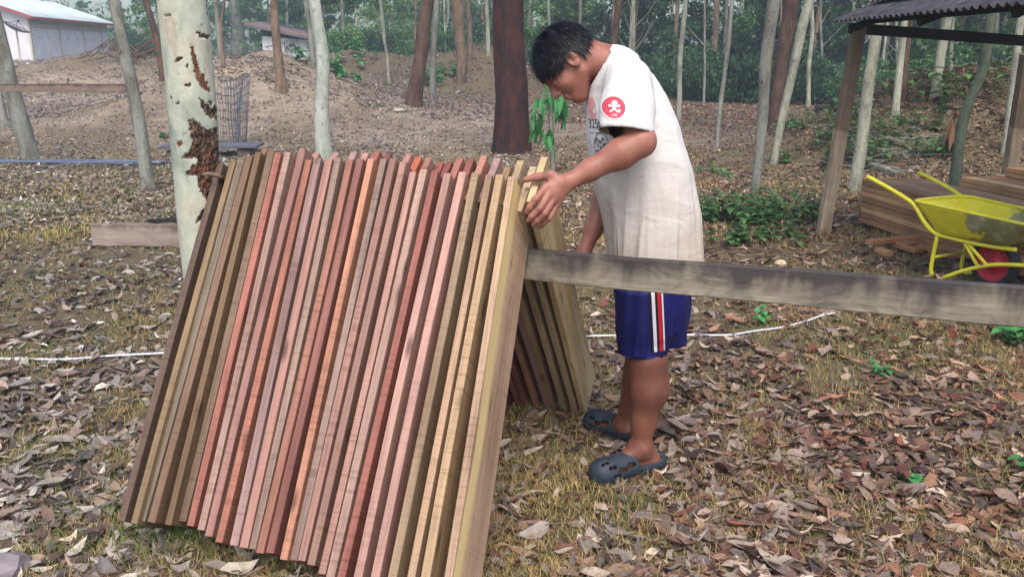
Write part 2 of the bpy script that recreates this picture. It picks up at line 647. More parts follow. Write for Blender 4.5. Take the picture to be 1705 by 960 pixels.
def leaves(name, N, y0, y1, L0, L1, seg, keep=None, lift=.012, x=None, y=None):
    if x is None:
        x, y = frustum_pts(N, y0, y1)
    if keep is not None:
        k = keep(x, y)
        x, y = x[k], y[k]
    N = len(x)
    z = terrain(x, y)
    L = (L0 + (L1 - L0) * RNG.random(N) ** 1.5) * (.7 + .6 * RNG.random(N))
    Wd = L * RNG.uniform(.22, .5, N)
    us = np.linspace(0, 1, seg + 1)
    prof = np.sin(np.pi * us ** .8) ** .75 * .5
    prof[0], prof[-1] = .03, .01
    bend = RNG.normal(0, .35, N)
    curl = RNG.normal(.12, .28, N)
    fold = RNG.normal(.14, .16, N)
    side = RNG.normal(0, .14, N)
    P = np.zeros((N, seg + 1, 3, 3))
    for i, u in enumerate(us):
        for j, sgn in enumerate((-1, 0, 1)):
            P[:, i, j, 0] = (u - .5) * L
            P[:, i, j, 1] = sgn * prof[i] * Wd + side * L * (u - .5) ** 2 * 4
            P[:, i, j, 2] = bend * L * ((u - .5) ** 2) * 1.6 + abs(sgn) * fold * Wd * prof[i] * 2 + curl * L * .12 * math.sin(u * 7)
    P = P.reshape(N, -1, 3)
    yaw = RNG.uniform(0, 2 * np.pi, N)
    tx = RNG.normal(0, .24, N)
    ty = RNG.normal(0, .20, N)
    cx, sx, cy, sy, cz, sz = np.cos(tx), np.sin(tx), np.cos(ty), np.sin(ty), np.cos(yaw), np.sin(yaw)

    def rot(P, c, s_, a, b):
        A, B = P[..., a].copy(), P[..., b].copy()
        P[..., a] = A * c[:, None] - B * s_[:, None]
        P[..., b] = A * s_[:, None] + B * c[:, None]
    rot(P, cx, sx, 1, 2)
    rot(P, cy, sy, 2, 0)
    rot(P, cz, sz, 0, 1)
    P[..., 0] += x[:, None]
    P[..., 1] += y[:, None]
    P[..., 2] += (z + lift * (.3 + RNG.random(N)) + L * .04)[:, None]
    nv = (seg + 1) * 3
    q = []
    for i in range(seg):
        for j in range(2):
            b = i * 3 + j
            q.append([b, b + 3, b + 4, b + 1])
    q = np.array(q)
    Fq = (np.arange(N)[:, None, None] * nv + q[None]).reshape(-1, 4)
    ci = RNG.choice(len(PAL), N, p=PW / PW.sum())
    # leaves lie in drifts: redder ones together, greyer ones on the left
    c = PAL[ci] * RNG.uniform(.5, 1.12, (N, 1))
    lm = np.clip(.5 - x * .25, 0, 1)[:, None] * .45
    grey = c.mean(1, keepdims=True) * np.array([1.04, 1.0, .97])
    c = c * (1 - lm) + grey * lm * 1.12
    warm = np.clip(x * .5 + .2, 0, 1)[:, None]
    c = c * (1 - warm * np.array([.06, .20, .24]))
    col = np.repeat(c, nv, 0)
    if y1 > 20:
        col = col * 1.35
    return mesh_np(name, P.reshape(-1, 3), Fq, True, col), N


def litter_keep(x, y):
    m = 1.9 * (vn(x * 1.3, y * 1.3) * .5 + vn(x * 4.7 + 3, y * 4.7) * .5) - .21
    m = m * (1 - .2 * dirtmask(x, y))
    return RNG.random(len(x)) < m


me, _ = leaves('leaf_litter', 56000, 1.35, 8.5, .014, .105, 4, litter_keep)
setting(link('leaf_litter', me, M['litter']), 'stuff', 'dry curled grey and red brown leaves littering the grass around the work place', 'leaves')
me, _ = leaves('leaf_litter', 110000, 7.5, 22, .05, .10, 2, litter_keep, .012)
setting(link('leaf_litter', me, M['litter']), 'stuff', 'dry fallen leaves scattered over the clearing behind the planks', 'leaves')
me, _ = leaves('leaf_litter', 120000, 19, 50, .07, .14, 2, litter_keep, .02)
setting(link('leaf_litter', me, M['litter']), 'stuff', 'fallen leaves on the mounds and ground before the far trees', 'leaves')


mx_ = RNG.normal(7.6, 1.5, 5200)
my_ = RNG.normal(13.4, 1.3, 5200)
me, _ = leaves('leaf_litter', 1, 1, 2, .06, .13, 2, None, .02, mx_, my_)
setting(link('leaf_litter', me, M['litter']), 'stuff', 'pale dry leaves covering the mound behind the shed', 'leaves')


def grass(name, N, y0, y1, L0, L1, wd, keep, greenf):
    x, y = frustum_pts(N, y0, y1)
    k = keep(x, y)
    x, y = x[k], y[k]
    N = len(x)
    z = terrain(x, y)
    L = RNG.uniform(L0, L1, N)
    yaw = RNG.uniform(0, 2 * np.pi, N)
    g = greenf(x, y)
    isg = RNG.random(N) < g
    lean = np.where(isg, RNG.uniform(.2, .9, N), RNG.uniform(.7, 1.45, N))
    dx, dy = np.cos(yaw), np.sin(yaw)
    bx, by = -dy * wd, dx * wd
    P = np.zeros((N, 5, 3))
    h1, r1 = np.cos(lean * .6) * L * .5, np.sin(lean * .6) * L * .5
    h2, r2 = h1 + np.cos(lean) * L * .5, r1 + np.sin(lean) * L * .5
    for i, (rr, hh, ww) in enumerate([(0 * L, 0 * L, 1), (0 * L, 0 * L, -1), (r1, h1, -.8), (r1, h1, .8)]):
        P[:, i, 0] = x + dx * rr + bx * ww
        P[:, i, 1] = y + dy * rr + by * ww
        P[:, i, 2] = z + hh
    P[:, 4, 0], P[:, 4, 1], P[:, 4, 2] = x + dx * r2, y + dy * r2, z + h2
    T = np.array([[0, 1, 2], [0, 2, 3], [3, 2, 4]])
    Ft = (np.arange(N)[:, None, None] * 5 + T[None]).reshape(-1, 3)
    straw = np.array(srgb(196, 172, 116)[:3])
    straw2 = np.array(srgb(150, 128, 82)[:3])
    gr = np.array(srgb(84, 112, 56)[:3])
    gr2 = np.array(srgb(118, 132, 78)[:3])
    m = RNG.random((N, 1))
    c = np.where(isg[:, None], gr * m + gr2 * (1 - m), straw * m + straw2 * (1 - m)) * RNG.uniform(.7, 1.15, (N, 1))
    return mesh_np(name, P.reshape(-1, 3), Ft, False, np.repeat(c, 5, 0))


GP = [at_z(*p) for p in [(10, 650), (90, 760), (60, 830), (190, 500), (30, 470), (1060, 850), (1480, 800), (700, 945), (1240, 640), (1380, 900), (300, 900), (230, 430)]]


def gkeep(x, y):
    m = vn(x * 1.1 + 40, y * 1.1) * .6 + vn(x * 4 + 3, y * 4) * .5
    return RNG.random(len(x)) < np.clip((m - .28) * 2.2, .05, 1) * (1 - .8 * dirtmask(x, y))


def ggreen(x, y):
    g = .10 + .38 * np.clip((vn(x * 1.6 + 7, y * 1.6 + 2) - .45) * 3, 0, 1) + .10 * (x < -.6)
    for p in GP:
        g = g + .55 * np.exp(-((x - p[0]) ** 2 + (y - p[1]) ** 2) / .018)
    return np.clip(g, 0, .9)


setting(link('grass', grass('grass', 330000, 1.35, 8, .025, .065, .0011, gkeep, ggreen), M['grass']), 'stuff', 'short dry straw coloured grass with green tufts', 'grass')
setting(link('grass', grass('grass', 150000, 7, 22, .03, .08, .003, gkeep, ggreen), M['grass']), 'stuff', 'thin dry grass in the clearing beyond the planks', 'grass')

# twigs lying in the litter
mb = MB()
for k in range(420):
    tx_, ty_ = frustum_pts(1, 1.5, 9)
    tx_, ty_ = float(tx_[0]), float(ty_[0])
    an, L_ = random.uniform(0, 6.28), random.uniform(.04, .22)
    z_ = tz(tx_, ty_) + .018
    r_ = random.uniform(.0012, .003)
    mb.tube([(tx_, ty_, z_), (tx_ + math.cos(an) * L_ * .5, ty_ + math.sin(an) * L_ * .5, z_ + random.uniform(0, .015)), (tx_ + math.cos(an + random.uniform(-.3, .3)) * L_, ty_ + math.sin(an) * L_, z_)], [r_, r_ * .9, r_ * .5], 5, False)
setting(mb.build('twig_litter', M['bark_tan']), 'stuff', 'thin broken twigs lying among the fallen leaves', 'twigs')

# ------------------------------------------------------------------ beam and planks
Dp = lambda h: F_PX * .10 / h


def cam_point(px, py, depth):
    d = ray(px, py)
    return Vector((d[0] * depth, d[1] * depth, CAM_H + d[2] * depth))


BL = cam_point(330, 397, 3.17)            # front-face centre line of the beam; the board widens towards the camera
BR = cam_point(1705, 511, 2.36)
BD = (BR - BL)
BDn = BD.normalized()
BH = Vector((BD.x, BD.y, 0)).normalized()
BN = Vector((-BH.y, BH.x, 0))              # horizontal, away from the camera


def beam_at(X):
    t = (X - BL.x) / BD.x
    p = BL + BD * t
    return p.y, p.z + .044 + .013 * t


def local_box(name, size, mats, M4, parent=None, bev=.0015, sub=None, warp=0.0, chip=0.0):
    """box with its own local axes; M4 places it; cut along z into segments so it may bow"""
    bm = bmesh.new()
    bmesh.ops.create_cube(bm, size=1)
    bmesh.ops.scale(bm, vec=size, verts=bm.verts)
    if bev:
        bmesh.ops.bevel(bm, geom=bm.edges[:], offset=bev, segments=1, affect='EDGES')
    if sub:
        ax = sub[0]
        no = [0, 0, 0]
        no[ax] = 1
        for k in range(1, sub[1]):
            c = [0, 0, 0]
            c[ax] = -size[ax] / 2 + size[ax] * k / sub[1]
            bmesh.ops.bisect_plane(bm, geom=bm.verts[:] + bm.edges[:] + bm.faces[:], plane_co=c, plane_no=no)
        if warp:
            other = [k for k in range(3) if k != ax]
            ph = random.uniform(0, 6)
            am = [random.uniform(-warp, warp) for _ in other]
            for v in bm.verts:
                u = v.co[ax] / size[ax]
                for kk, a_ in zip(other, am):
                    v.co[kk] += a_ * math.cos(u * math.pi) + chip * mnoise.noise(Vector((ph * 9 + v.co[kk] * 3, u * 14, ph)))
    me = bpy.data.meshes.new(name)
    bm.to_mesh(me)
    bm.free()
    o = link(name, me, mats, parent)
    o.matrix_world = M4
    return o


def frame(org, X, Y, Z):
    m = Matrix.Identity(4)
    for i, a_ in enumerate((X, Y, Z)):
        m[0][i], m[1][i], m[2][i] = a_
    m[0][3], m[1][3], m[2][3] = org
    return m


# the long weathered board nailed to the tree: the planks lean on it from both sides
b0 = BL - BDn * .12
b1 = BR + BDn * .9
bc = (b0 + b1) / 2 + BN * .018
o = local_box('support_board', ((b1 - b0).length, .034, .10), M['beam'], frame(bc, BDn, BN, BDn.cross(BN)), bev=.003, sub=(0, 30), warp=.003, chip=.004)
for v in o.data.vertices:
    v.co.z *= .87 + (v.co.x / (b1 - b0).length + .5) * .36
tag(o, 'long weathered dark stained board that the sawn planks lean on', 'board')
# nail heads and the short length on the far side of the tree
mb = MB()
s0 = cam_point(155, 390, 3.22)
s1 = cam_point(345, 398, 3.14) + BN * .045
sdv = (s1 - s0).normalized()
sn = Vector((-sdv.y, sdv.x, 0)).normalized()
o = local_box('support_board', ((s1 - s0).length, .034, .084), M['board_pale'], frame((s0 + s1) / 2, sdv, sn, sdv.cross(sn)), bev=.003, sub=(0, 14), warp=.004, chip=.006)
tag(o, 'short pale weathered board with a long crack sticking out beside the scarred trunk', 'board')

WID, THK = .20, .024
FRONT = [  # top px, bottom px, colour of the wood, word
    ((372, 271), (207, 868), (104, 76, 66), 'dark brown'), ((393, 268), (228, 872), (150, 120, 76), 'olive tan'),
    ((407, 262), (240, 868), (136, 126, 110), 'grey olive'), ((420, 259), (257, 870), (146, 104, 76), 'olive brown'),
    ((435, 253), (285, 874), (134, 100, 62), 'dull ochre'), ((457, 249), (309, 868), (126, 98, 78), 'greyish brown'),
    ((468, 254), (322, 876), (186, 92, 72), 'brick red'), ((484, 253), (340, 883), (192, 152, 134), 'pale pinkish'),
    ((509, 247), (353, 893), (184, 122, 110), 'dusty pink'), ((519, 266), (370, 903), (190, 102, 70), 'orange red'),
    ((534, 263), (395, 908), (164, 130, 128), 'lilac grey'), ((553, 263), (411, 912), (192, 128, 110), 'rose pink'),
    ((568, 262), (426, 914), (152, 130, 110), 'grey tan'), ((588, 265), (438, 921), (192, 112, 86), 'salmon brown'),
    ((605, 264), (455, 921), (158, 84, 70), 'dark rose'), ((623, 264), (478, 932), (232, 144, 98), 'bright salmon'),
    ((644, 264), (495, 933), (148, 126, 112), 'grey brown'), ((660, 263), (508, 934), (178, 122, 104), 'brownish pink'),
    ((677, 269), (524, 941), (160, 116, 98), 'dull rose grey'), ((693, 286), (542, 956), (206, 146, 124), 'light pink'),
    ((711, 282), (556, 962), (200, 158, 138), 'cream pink'), ((730, 284), (573, 968), (168, 74, 58), 'deep red'),
    ((751, 288), (599, 978), (212, 156, 138), 'saw marked pink'), ((776, 286), (626, 988), (206, 148, 132), 'flesh pink'),
    ((797, 287), (652, 1000), (160, 128, 88), 'khaki'), ((820, 290), (682, 1010), (188, 142, 100), 'sandy tan'),
    ((838, 290), (705, 1020), (188, 148, 94), 'honey yellow'), ((857, 293), (742, 1034), (204, 158, 118), 'broad pink and cream')]
ORD = ['first', 'second', 'third', 'fourth', 'fifth', 'sixth', 'seventh', 'eighth', 'ninth', 'tenth', 'eleventh', 'twelfth', 'thirteenth', 'fourteenth', 'fifteenth', 'sixteenth',
       'seventeenth', 'eighteenth', 'nineteenth', 'twentieth', 'twenty-first', 'twenty-second', 'twenty-third', 'twenty-fourth', 'twenty-fifth', 'twenty-sixth', 'twenty-seventh', 'twenty-eighth',
       'twenty-ninth', 'thirtieth', 'thirty-first', 'thirty-second', 'thirty-third', 'thirty-fourth', 'thirty-fifth', 'thirty-sixth']


def solve_front(pt, pb):
    al = R(45)
    for _ in range(60):
        zb = WID * math.cos(al) + .005
        B = at_z(pb[0], pb[1], zb)
        kt = ray(*pt)
        k = kt[2] / kt[1]
        s = (CAM_H + k * B.y - zb) / (math.sin(al) - k * math.cos(al))
        T = at(pt[0], pt[1], B.y + s * math.cos(al))
        # X where the plank crosses the beam
        f = .75
        Xm = B.x * (1 - f) + T.x * f
        by, bz = beam_at(Xm)
        al2 = math.atan2(bz - .0, by - (B.y + WID * math.sin(al)))
        al = al * .6 + al2 * .4
    return B, T, al


def muted(c, k=.88, sat=.70, tone=(176, 116, 96)):
    c = tuple(q * .68 + r_ * .32 for q, r_ in zip(c, tone))
    m = (c[0] + c[1] + c[2]) / 3
    return tuple(max(0, (m + (q - m) * sat) * k) for q in c)


for i, (pt, pb, c, word) in enumerate(FRONT):
    B, T, al = solve_front(pt, pb)
    a_ = (T - B)
    L = a_.length
    a_.normalize()
    phi = R(12 if i < 27 else 19)
    w = Vector((math.sin(phi), math.sin(al) * math.cos(phi), -math.cos(al) * math.cos(phi)))
    w = (w - a_ * w.dot(a_)).normalized()
    t = w.cross(a_)
    if t.x < 0:
        t = -t
    # the visible ridge is the right front edge: the plank's body lies to its left
    cen = (B + T) / 2 + w * (WID / 2) - t * (THK / 2)
    y_ax = a_.cross(t)
    if y_ax.dot(w) < 0:
        t2 = -t
        y_ax = a_.cross(t2)
    else:
        t2 = t
    thk = THK * random.uniform(.88, 1.08)
    o = local_box('plank', (thk, WID, L), M['wood_sap'] if i == 27 else M['wood'], frame(cen, t2, y_ax, a_), bev=.0012, sub=(2, 10), warp=.0035)
    o.color = srgb(*muted(c, tone=(138, 104, 66) if i < 6 else ((174, 114, 92) if i < 24 else (184, 146, 108))))
    tag(o, f'{word} sawn plank, {ORD[i]} from the left in the front row' if i != 27 else 'broad pink and cream sawn plank at the right end of the front row', 'plank', 'sawn planks leaning on the front of the board')

REAR = [((437, 246), (150, 118, 74), 'ochre'), ((522, 254), (206, 160, 140), 'pale pink'), ((554, 253), (170, 140, 134), 'greyish pink'), ((584, 253), (190, 158, 156), 'lilac pink'),
        ((604, 254), (204, 146, 134), 'rose'), ((623, 250), (170, 92, 76), 'red brown'), ((641, 255), (120, 60, 54), 'dark maroon'), ((675, 255), (200, 140, 128), 'dusky pink'),
        ((691, 260), (206, 92, 56), 'vivid orange red'), ((708, 262), (196, 142, 118), 'tan pink'), ((728, 269), (176, 82, 70), 'brick'), ((742, 268), (130, 56, 50), 'dark red'),
        ((760, 262), (164, 96, 82), 'dull brown red'), ((779, 262), (158, 84, 72), 'rust brown'), ((800, 259), (206, 134, 110), 'salmon'), ((822, 263), (160, 134, 138), 'lilac grey'),
        ((839, 278), (190, 138, 90), 'amber'), ((861, 267), (214, 184, 126), 'pale yellow'), ((882, 277), (212, 176, 122), 'straw yellow'), ((900, 261), (206, 170, 98), 'golden yellow')]
B0 = Vector((.312, 3.39, .0))
VT = Vector((-.254, -.76, 1.04))
for i, (pp, c, word) in enumerate(REAR):
    a_ = (VT + Vector((random.uniform(-.01, .01), 0, 0))).normalized()
    run = Vector((-a_.x, -a_.y, 0)).normalized()
    w = (run - a_ * run.dot(a_)).normalized()
    s, L = 0.0, 1.3
    for _ in range(40):
        top = B0 + BH * s + a_ * L + w * WID
        q = proj(top)
        s += (pp[0] - q[0]) * .0018
        L += (q[1] - pp[1]) * .0018
    Bp = B0 + BH * s
    t = w.cross(a_)
    cen = Bp + a_ * (L / 2) + w * (WID / 2) + Vector((1, 0, 0)) * (THK / 2 - .0)
    y_ax = a_.cross(t)
    thk = THK * random.uniform(.88, 1.05)
    o = local_box('plank', (thk, WID, L), M['wood'], frame(cen, t, y_ax, a_), bev=.0012, sub=(2, 10), warp=.003)
    o.color = srgb(*muted(c, tone=(176, 114, 92) if i < 16 else (206, 168, 128), sat=.8 if i < 16 else .66, k=.87 if i < 19 else .98))
    if i == 19:
        tag(o, 'golden yellow plank whose top the man grips at the end of the rear row', 'plank', 'sawn planks leaning on the back of the board')
    else:
        tag(o, f'{word} plank end, {ORD[i]} from the left in the rear row', 'plank', 'sawn planks leaning on the back of the board')


# ------------------------------------------------------------------ trees
def leaf_cloud(N, centers, radii, ls, lw, seed):
    rg = np.random.default_rng(seed)
    ci = rg.integers(0, len(centers), N)
    d = rg.normal(size=(N, 3))
    d /= np.linalg.norm(d, axis=1, keepdims=True)
    r = rg.random((N, 1)) ** .45
    P = np.asarray(centers)[ci] + d * r * np.asarray(radii)[ci]
    ax = rg.normal(size=(N, 3))
    ax[:, 2] -= .8
    ax /= np.linalg.norm(ax, axis=1, keepdims=True)
    b = np.cross(ax, rg.normal(size=(N, 3)))
    b /= np.linalg.norm(b, axis=1, keepdims=True)
    l = ls * rg.uniform(.6, 1.3, (N, 1))
    ww = lw * rg.uniform(.6, 1.3, (N, 1))
    Q = np.stack([P, P + ax * l * .5 + b * ww, P + ax * l, P + ax * l * .5 - b * ww], 1)
    return Q.reshape(-1, 3), np.arange(N * 4).reshape(-1, 4)


def crown_mesh(name, seed, H, Rr, z0, N, ls, lw, ncl=26, clr=.55):
    rg = np.random.default_rng(seed)
    cs, rs = [], []
    for k in range(ncl):
        u = rg.random()
        rr = Rr * (math.sin(math.pi * min(1, .15 + u * .8)) ** .6) * rg.uniform(.3, 1)
        th = rg.uniform(0, 6.28)
        cs.append((math.cos(th) * rr, math.sin(th) * rr, z0 + (H - z0) * u))
        q = clr * Rr * rg.uniform(.35, .75)
        rs.append((q, q, q * .75))
    V, Fq = leaf_cloud(N, cs, rs, ls, lw, seed + 1)
    return mesh_np(name, V, Fq), cs


HIGH_CROWNS = []
for k in range(3):
    me, cs = crown_mesh('crown', 100 + k, 3.0, 1.5, -.8, 2600, .16, .018, 20, .6)
    HIGH_CROWNS.append((me, cs))

LEAFM = {0: 'leaf_light', 1: 'leaf_forest', 2: 'leaf_dark'}
TREE_ITEMS = []


def tree(base_px, tops, wpx, mat, label, group='tree trunks standing round the clearing', rad_px_top=None, H=8.0, seg=14, rings=60, crown=True, flare=.25, Y=None, wob=.03, name='tree', rough=.05):
    """base_px: where the trunk meets the ground; tops: further (px, py) the trunk passes through, at the same distance; wpx: trunk width in px at base"""
    b = on_ground(*base_px) if Y is None else at(base_px[0], base_px[1], Y)
    if Y is not None:
        b.z = tz(b.x, b.y)
    k = (b.y * CT - (b.z - CAM_H) * ST) / F_PX
    pts = [b.copy()] + [at(p[0], p[1], b.y) for p in tops]
    r0 = wpx * k / 2
    r1 = (rad_px_top or wpx * .8) * k / 2
    last = pts[-1]
    dirn = (pts[-1] - pts[-2]).normalized()
    zl = last.z
    # beyond the frame: carry on and straighten
    p = last.copy()
    while p.z < H:
        dirn = (dirn + Vector((random.uniform(-.05, .05), random.uniform(-.05, .05), .10))).normalized()
        p = p + dirn * .7
        pts.append(p.copy())
    # smooth resample
    dist = [0]
    for i in range(1, len(pts)):
        dist.append(dist[-1] + (pts[i] - pts[i - 1]).length)
    tot = dist[-1]
    root = empty(name, b, label, 'tree', group)
    V, Fs = [], []
    zvis = sum((pts[i] - pts[i - 1]).length for i in range(1, 1 + len(tops)))
    sd_ = random.uniform(0, 100)
    nr = rings
    P = []
    for i in range(nr):
        u = i / (nr - 1)
        s = u ** 1.5 * tot
        j = max(1, next((q for q in range(1, len(dist)) if dist[q] >= s - 1e-9), len(dist) - 1))
        f = (s - dist[j - 1]) / (dist[j] - dist[j - 1])
        # Catmull-Rom
        p0, p1, p2, p3 = pts[max(j - 2, 0)], pts[j - 1], pts[j], pts[min(j + 1, len(pts) - 1)]
        q = .5 * ((2 * p1) + (p2 - p0) * f + (2 * p0 - 5 * p1 + 4 * p2 - p3) * f * f + (3 * p1 - p0 - 3 * p2 + p3) * f ** 3)
        q = q + Vector((mnoise.noise(Vector((s * .9, sd_, 0))), mnoise.noise(Vector((s * .9, sd_, 9))), 0)) * wob * min(1, s * 2) * min(1, r0 * 8)
        if s <= zvis:
            r = r0 + (r1 - r0) * (s / zvis)
        else:
            r = r1 * max(.25, 1 - .75 * (s - zvis) / (tot - zvis))
        r *= 1 + flare * math.exp(-s / (r0 * 2.2 + .02))
        P.append((q, r, s))
    for i, (q, r, s) in enumerate(P):
        if i == 0:
            q = q - Vector((0, 0, .08))
        for kk in range(seg):
            th = 2 * math.pi * kk / seg
            n_ = mnoise.noise(Vector((math.cos(th) * 1.2, math.sin(th) * 1.2, s * 1.6 + sd_)))
            n2_ = mnoise.noise(Vector((math.cos(th) * 3, math.sin(th) * 3, s * 9 + sd_)))
            rr = r * (1 + rough * 2.2 * n_ + rough * n2_)
            V.append((q.x - b.x + math.cos(th) * rr, q.y - b.y + math.sin(th) * rr, q.z - b.z))
    for i in range(nr - 1):
        for kk in range(seg):
            k2 = (kk + 1) % seg
            Fs.append((i * seg + kk, i * seg + k2, (i + 1) * seg + k2, (i + 1) * seg + kk))
    me = mesh_np('trunk', V, Fs, True)
    tr = link('trunk', me, mat if not isinstance(mat, str) else M[mat], root)
    if crown:
        top = P[-1][0]
        cm, cs = random.choice(HIGH_CROWNS)
        mb = MB()
        for c in cs[::3]:
            tip = Vector(c)
            st = P[int(nr * random.uniform(.86, .97))]
            a0 = st[0] - top
            mid = a0.lerp(tip, .5) + Vector((0, 0, .15))
            mb.tube([a0, mid, tip], [r1 * .3 + .008, r1 * .2 + .006, .005], 5, False)
        lb = mb.build('limbs', mat if not isinstance(mat, str) else M[mat], root, True)
        lb.location = top - b
        cr = link('crown', cm, (), root)
        if not cm.materials:
            cm.materials.append(M['leaf_forest'])
        cr.location = top - b
        cr.rotation_euler.z = random.uniform(0, 6)
    return root, P


# the big scarred tree the board is nailed to
def scar_tree():
    Yt = beam_at(-1.15)[0] - .095
    axis = [(388, 758), (349, 470), (337, 380), (330, 300), (318, 150), (304, 0)]
    wid = [88, 80, 77, 76, 78, 81]
    pts = [at(p[0], p[1], Yt) for p in axis]
    k = [((p.y * CT - (p.z - CAM_H) * ST) / F_PX) for p in pts]
    rad = [wid[i] * k[i] / 2 for i in range(len(pts))]
    pts[0].z = tz(pts[0].x, pts[0].y) - .03
    b = pts[0].copy()
    d = (pts[-1] - pts[-2]).normalized()
    p = pts[-1].copy()
    while p.z < 9:
        d = (d + Vector((.01, 0, .06))).normalized()
        p = p + d * .8
        pts.append(p.copy())
        rad.append(rad[-1] * .96)
    dist = [0]
    for i in range(1, len(pts)):
        dist.append(dist[-1] + (pts[i] - pts[i - 1]).length)
    NR, NS = 620, 170
    V, Fs, col = [], [], []
    fine = 2.3
    ss = np.concatenate([np.linspace(0, fine, 560), np.linspace(fine + .02, dist[-1], NR - 560)])
    Sz = lambda x, y: (x / 3, y / 3)
    polys_dark = [[Sz(*q) for q in pl] for pl in [
        [(935, 600), (970, 592), (1030, 650), (1100, 630), (1110, 760), (1112, 960), (1112, 1030), (1040, 1010), (1000, 960), (985, 880), (918, 872), (980, 835), (985, 790), (900, 792), (962, 730), (950, 650)],
        [(992, 488), (1060, 545), (1095, 495), (1098, 610), (1030, 580)],
        [(985, 160), (1010, 165), (1050, 180), (1046, 196), (1000, 192)],
        [(870, 300), (905, 280), (912, 295), (880, 312)], [(928, 322), (944, 322), (944, 338), (928, 338)], [(918, 422), (952, 418), (952, 438), (922, 440)],
        [(850, 480), (862, 480), (862, 498), (852, 500)], [(880, 512), (892, 512), (890, 528), (880, 526)], [(820, 70), (860, 75), (850, 84), (822, 82)],
        [(925, 885), (960, 820), (975, 830), (940, 880)], [(970, 1120), (1010, 1050), (1040, 1040), (1000, 1110)], [(985, 1180), (1060, 1090), (1060, 1150), (1000, 1230)],
        [(990, 1260), (1040, 1200), (1030, 1260)], [(1030, 0), (1048, 0), (1052, 120), (1040, 100)]]]
    polys_rust = [[Sz(*q) for q in pl] for pl in [
        [(950, 215), (968, 235), (990, 330), (1030, 400), (1058, 460), (1020, 452), (985, 405), (968, 340)],
        [(885, 705), (905, 705), (905, 730), (885, 728)], [(1020, 760), (1060, 735), (1070, 790), (1030, 800)], [(985, 820), (1080, 815), (1060, 860), (1000, 880)],
        [(1000, 900), (1060, 890), (1040, 940), (1005, 950)], [(945, 745), (975, 705), (965, 740)], [(925, 860), (985, 825), (1000, 850), (940, 872)],
        [(1045, 500), (1062, 500), (1058, 530), (1044, 525)], [(1040, 1010), (1090, 1000), (1070, 1050)]]]
    polys_pale = [[Sz(*q) for q in pl] for pl in [[(815, 95), (850, 70), (880, 100), (890, 220), (870, 300), (850, 240), (830, 180)], [(1040, 150), (1055, 480), (1030, 400), (1020, 230)]]]

    def inside(x, y, pl):
        c = False
        j = len(pl) - 1
        for i in range(len(pl)):
            if (pl[i][1] > y) != (pl[j][1] > y) and x < (pl[j][0] - pl[i][0]) * (y - pl[i][1]) / (pl[j][1] - pl[i][1]) + pl[i][0]:
                c = not c
            j = i
        return c
    bbs = lambda pls: [(min(q[0] for q in pl) - 4, max(q[0] for q in pl) + 4, min(q[1] for q in pl) - 4, max(q[1] for q in pl) + 4, pl) for pl in pls]
    BD_, BR_, BP_ = bbs(polys_dark), bbs(polys_rust), bbs(polys_pale)
    for s in ss:
        j = max(1, next((q for q in range(1, len(dist)) if dist[q] >= s - 1e-9), len(dist) - 1))
        f = (s - dist[j - 1]) / (dist[j] - dist[j - 1])
        p0, p1, p2, p3 = pts[max(j - 2, 0)], pts[j - 1], pts[j], pts[min(j + 1, len(pts) - 1)]
        q = .5 * ((2 * p1) + (p2 - p0) * f + (2 * p0 - 5 * p1 + 4 * p2 - p3) * f * f + (3 * p1 - p0 - 3 * p2 + p3) * f ** 3)
        r = rad[j - 1] * (1 - f) + rad[j] * f
        for kk in range(NS):
            th = 2 * math.pi * kk / NS
            cx, sx = math.cos(th), math.sin(th)
            rr = r * (1 + .035 * mnoise.noise(Vector((cx, sx, s * 2))) + .012 * mnoise.noise(Vector((cx * 4, sx * 4, s * 12))))
            P = Vector((q.x + cx * rr, q.y + sx * rr, q.z))
            dk = ru = pa = 0
            if sx < .15 and s < fine:
                px, py = proj(P)
                jx = 3.2 * mnoise.noise(Vector((px * .18, py * .14, 0))) + 1.6 * mnoise.noise(Vector((px * .5, py * .5, 5)))
                jy = 3.2 * mnoise.noise(Vector((px * .18, py * .14, 7)))
                px += jx
                py += jy
                for x0, x1, y0, y1, pl in BD_:
                    if x0 < px < x1 and y0 < py < y1 and inside(px, py, pl):
                        dk = 1
                for x0, x1, y0, y1, pl in BR_:
                    if x0 < px < x1 and y0 < py < y1 and inside(px, py, pl):
                        ru = 1
                for x0, x1, y0, y1, pl in BP_:
                    if x0 < px < x1 and y0 < py < y1 and inside(px, py, pl):
                        pa = 1
                if dk or ru:
                    g = mnoise.noise(Vector((px * .35, py * .12, 3))) + .6 * mnoise.noise(Vector((px * .9, py * .3, 3)))
                    P += Vector((cx, sx, 0)) * (-.006 + .012 * g if dk else -.004)
            V.append((P.x - b.x, P.y - b.y, P.z - b.z))
            col.append((dk, ru, pa))
    n0 = len(ss)
    for i in range(n0 - 1):
        for kk in range(NS):
            k2 = (kk + 1) % NS
            Fs.append((i * NS + kk, i * NS + k2, (i + 1) * NS + k2, (i + 1) * NS + kk))
    t = NT('bark_scarred', .8, .25)
    a1 = t.noise(t.coord((1, 1, .45)), 5, 6, .6, .4)
    a2 = t.noise(t.coord((1, 1, .8)), 30, 6, .7)
    a3 = t.noise(t.coord((1, 1, 2)), 14, 5, .6)
    a4 = t.noise(t.coord((1.6, 1.6, .5)), 34, 5, .7, 1.0)
    base = t.ramp(a1, [(.34, srgb(112, 120, 110)), (.44, srgb(146, 154, 140)), (.54, srgb(174, 180, 164)), (.66, srgb(178, 170, 148))])
    base = t.mix(.45, base, t.ramp(a2, [(.3, (.5,) * 3), (.65, (1.1,) * 3)]), 'MULTIPLY')
    base = t.mix(t.ramp(a3, [(.66, (0,) * 3), (.72, (.75,) * 3)]), base, srgb(108, 92, 78))
    sep = t.n('SeparateColor')
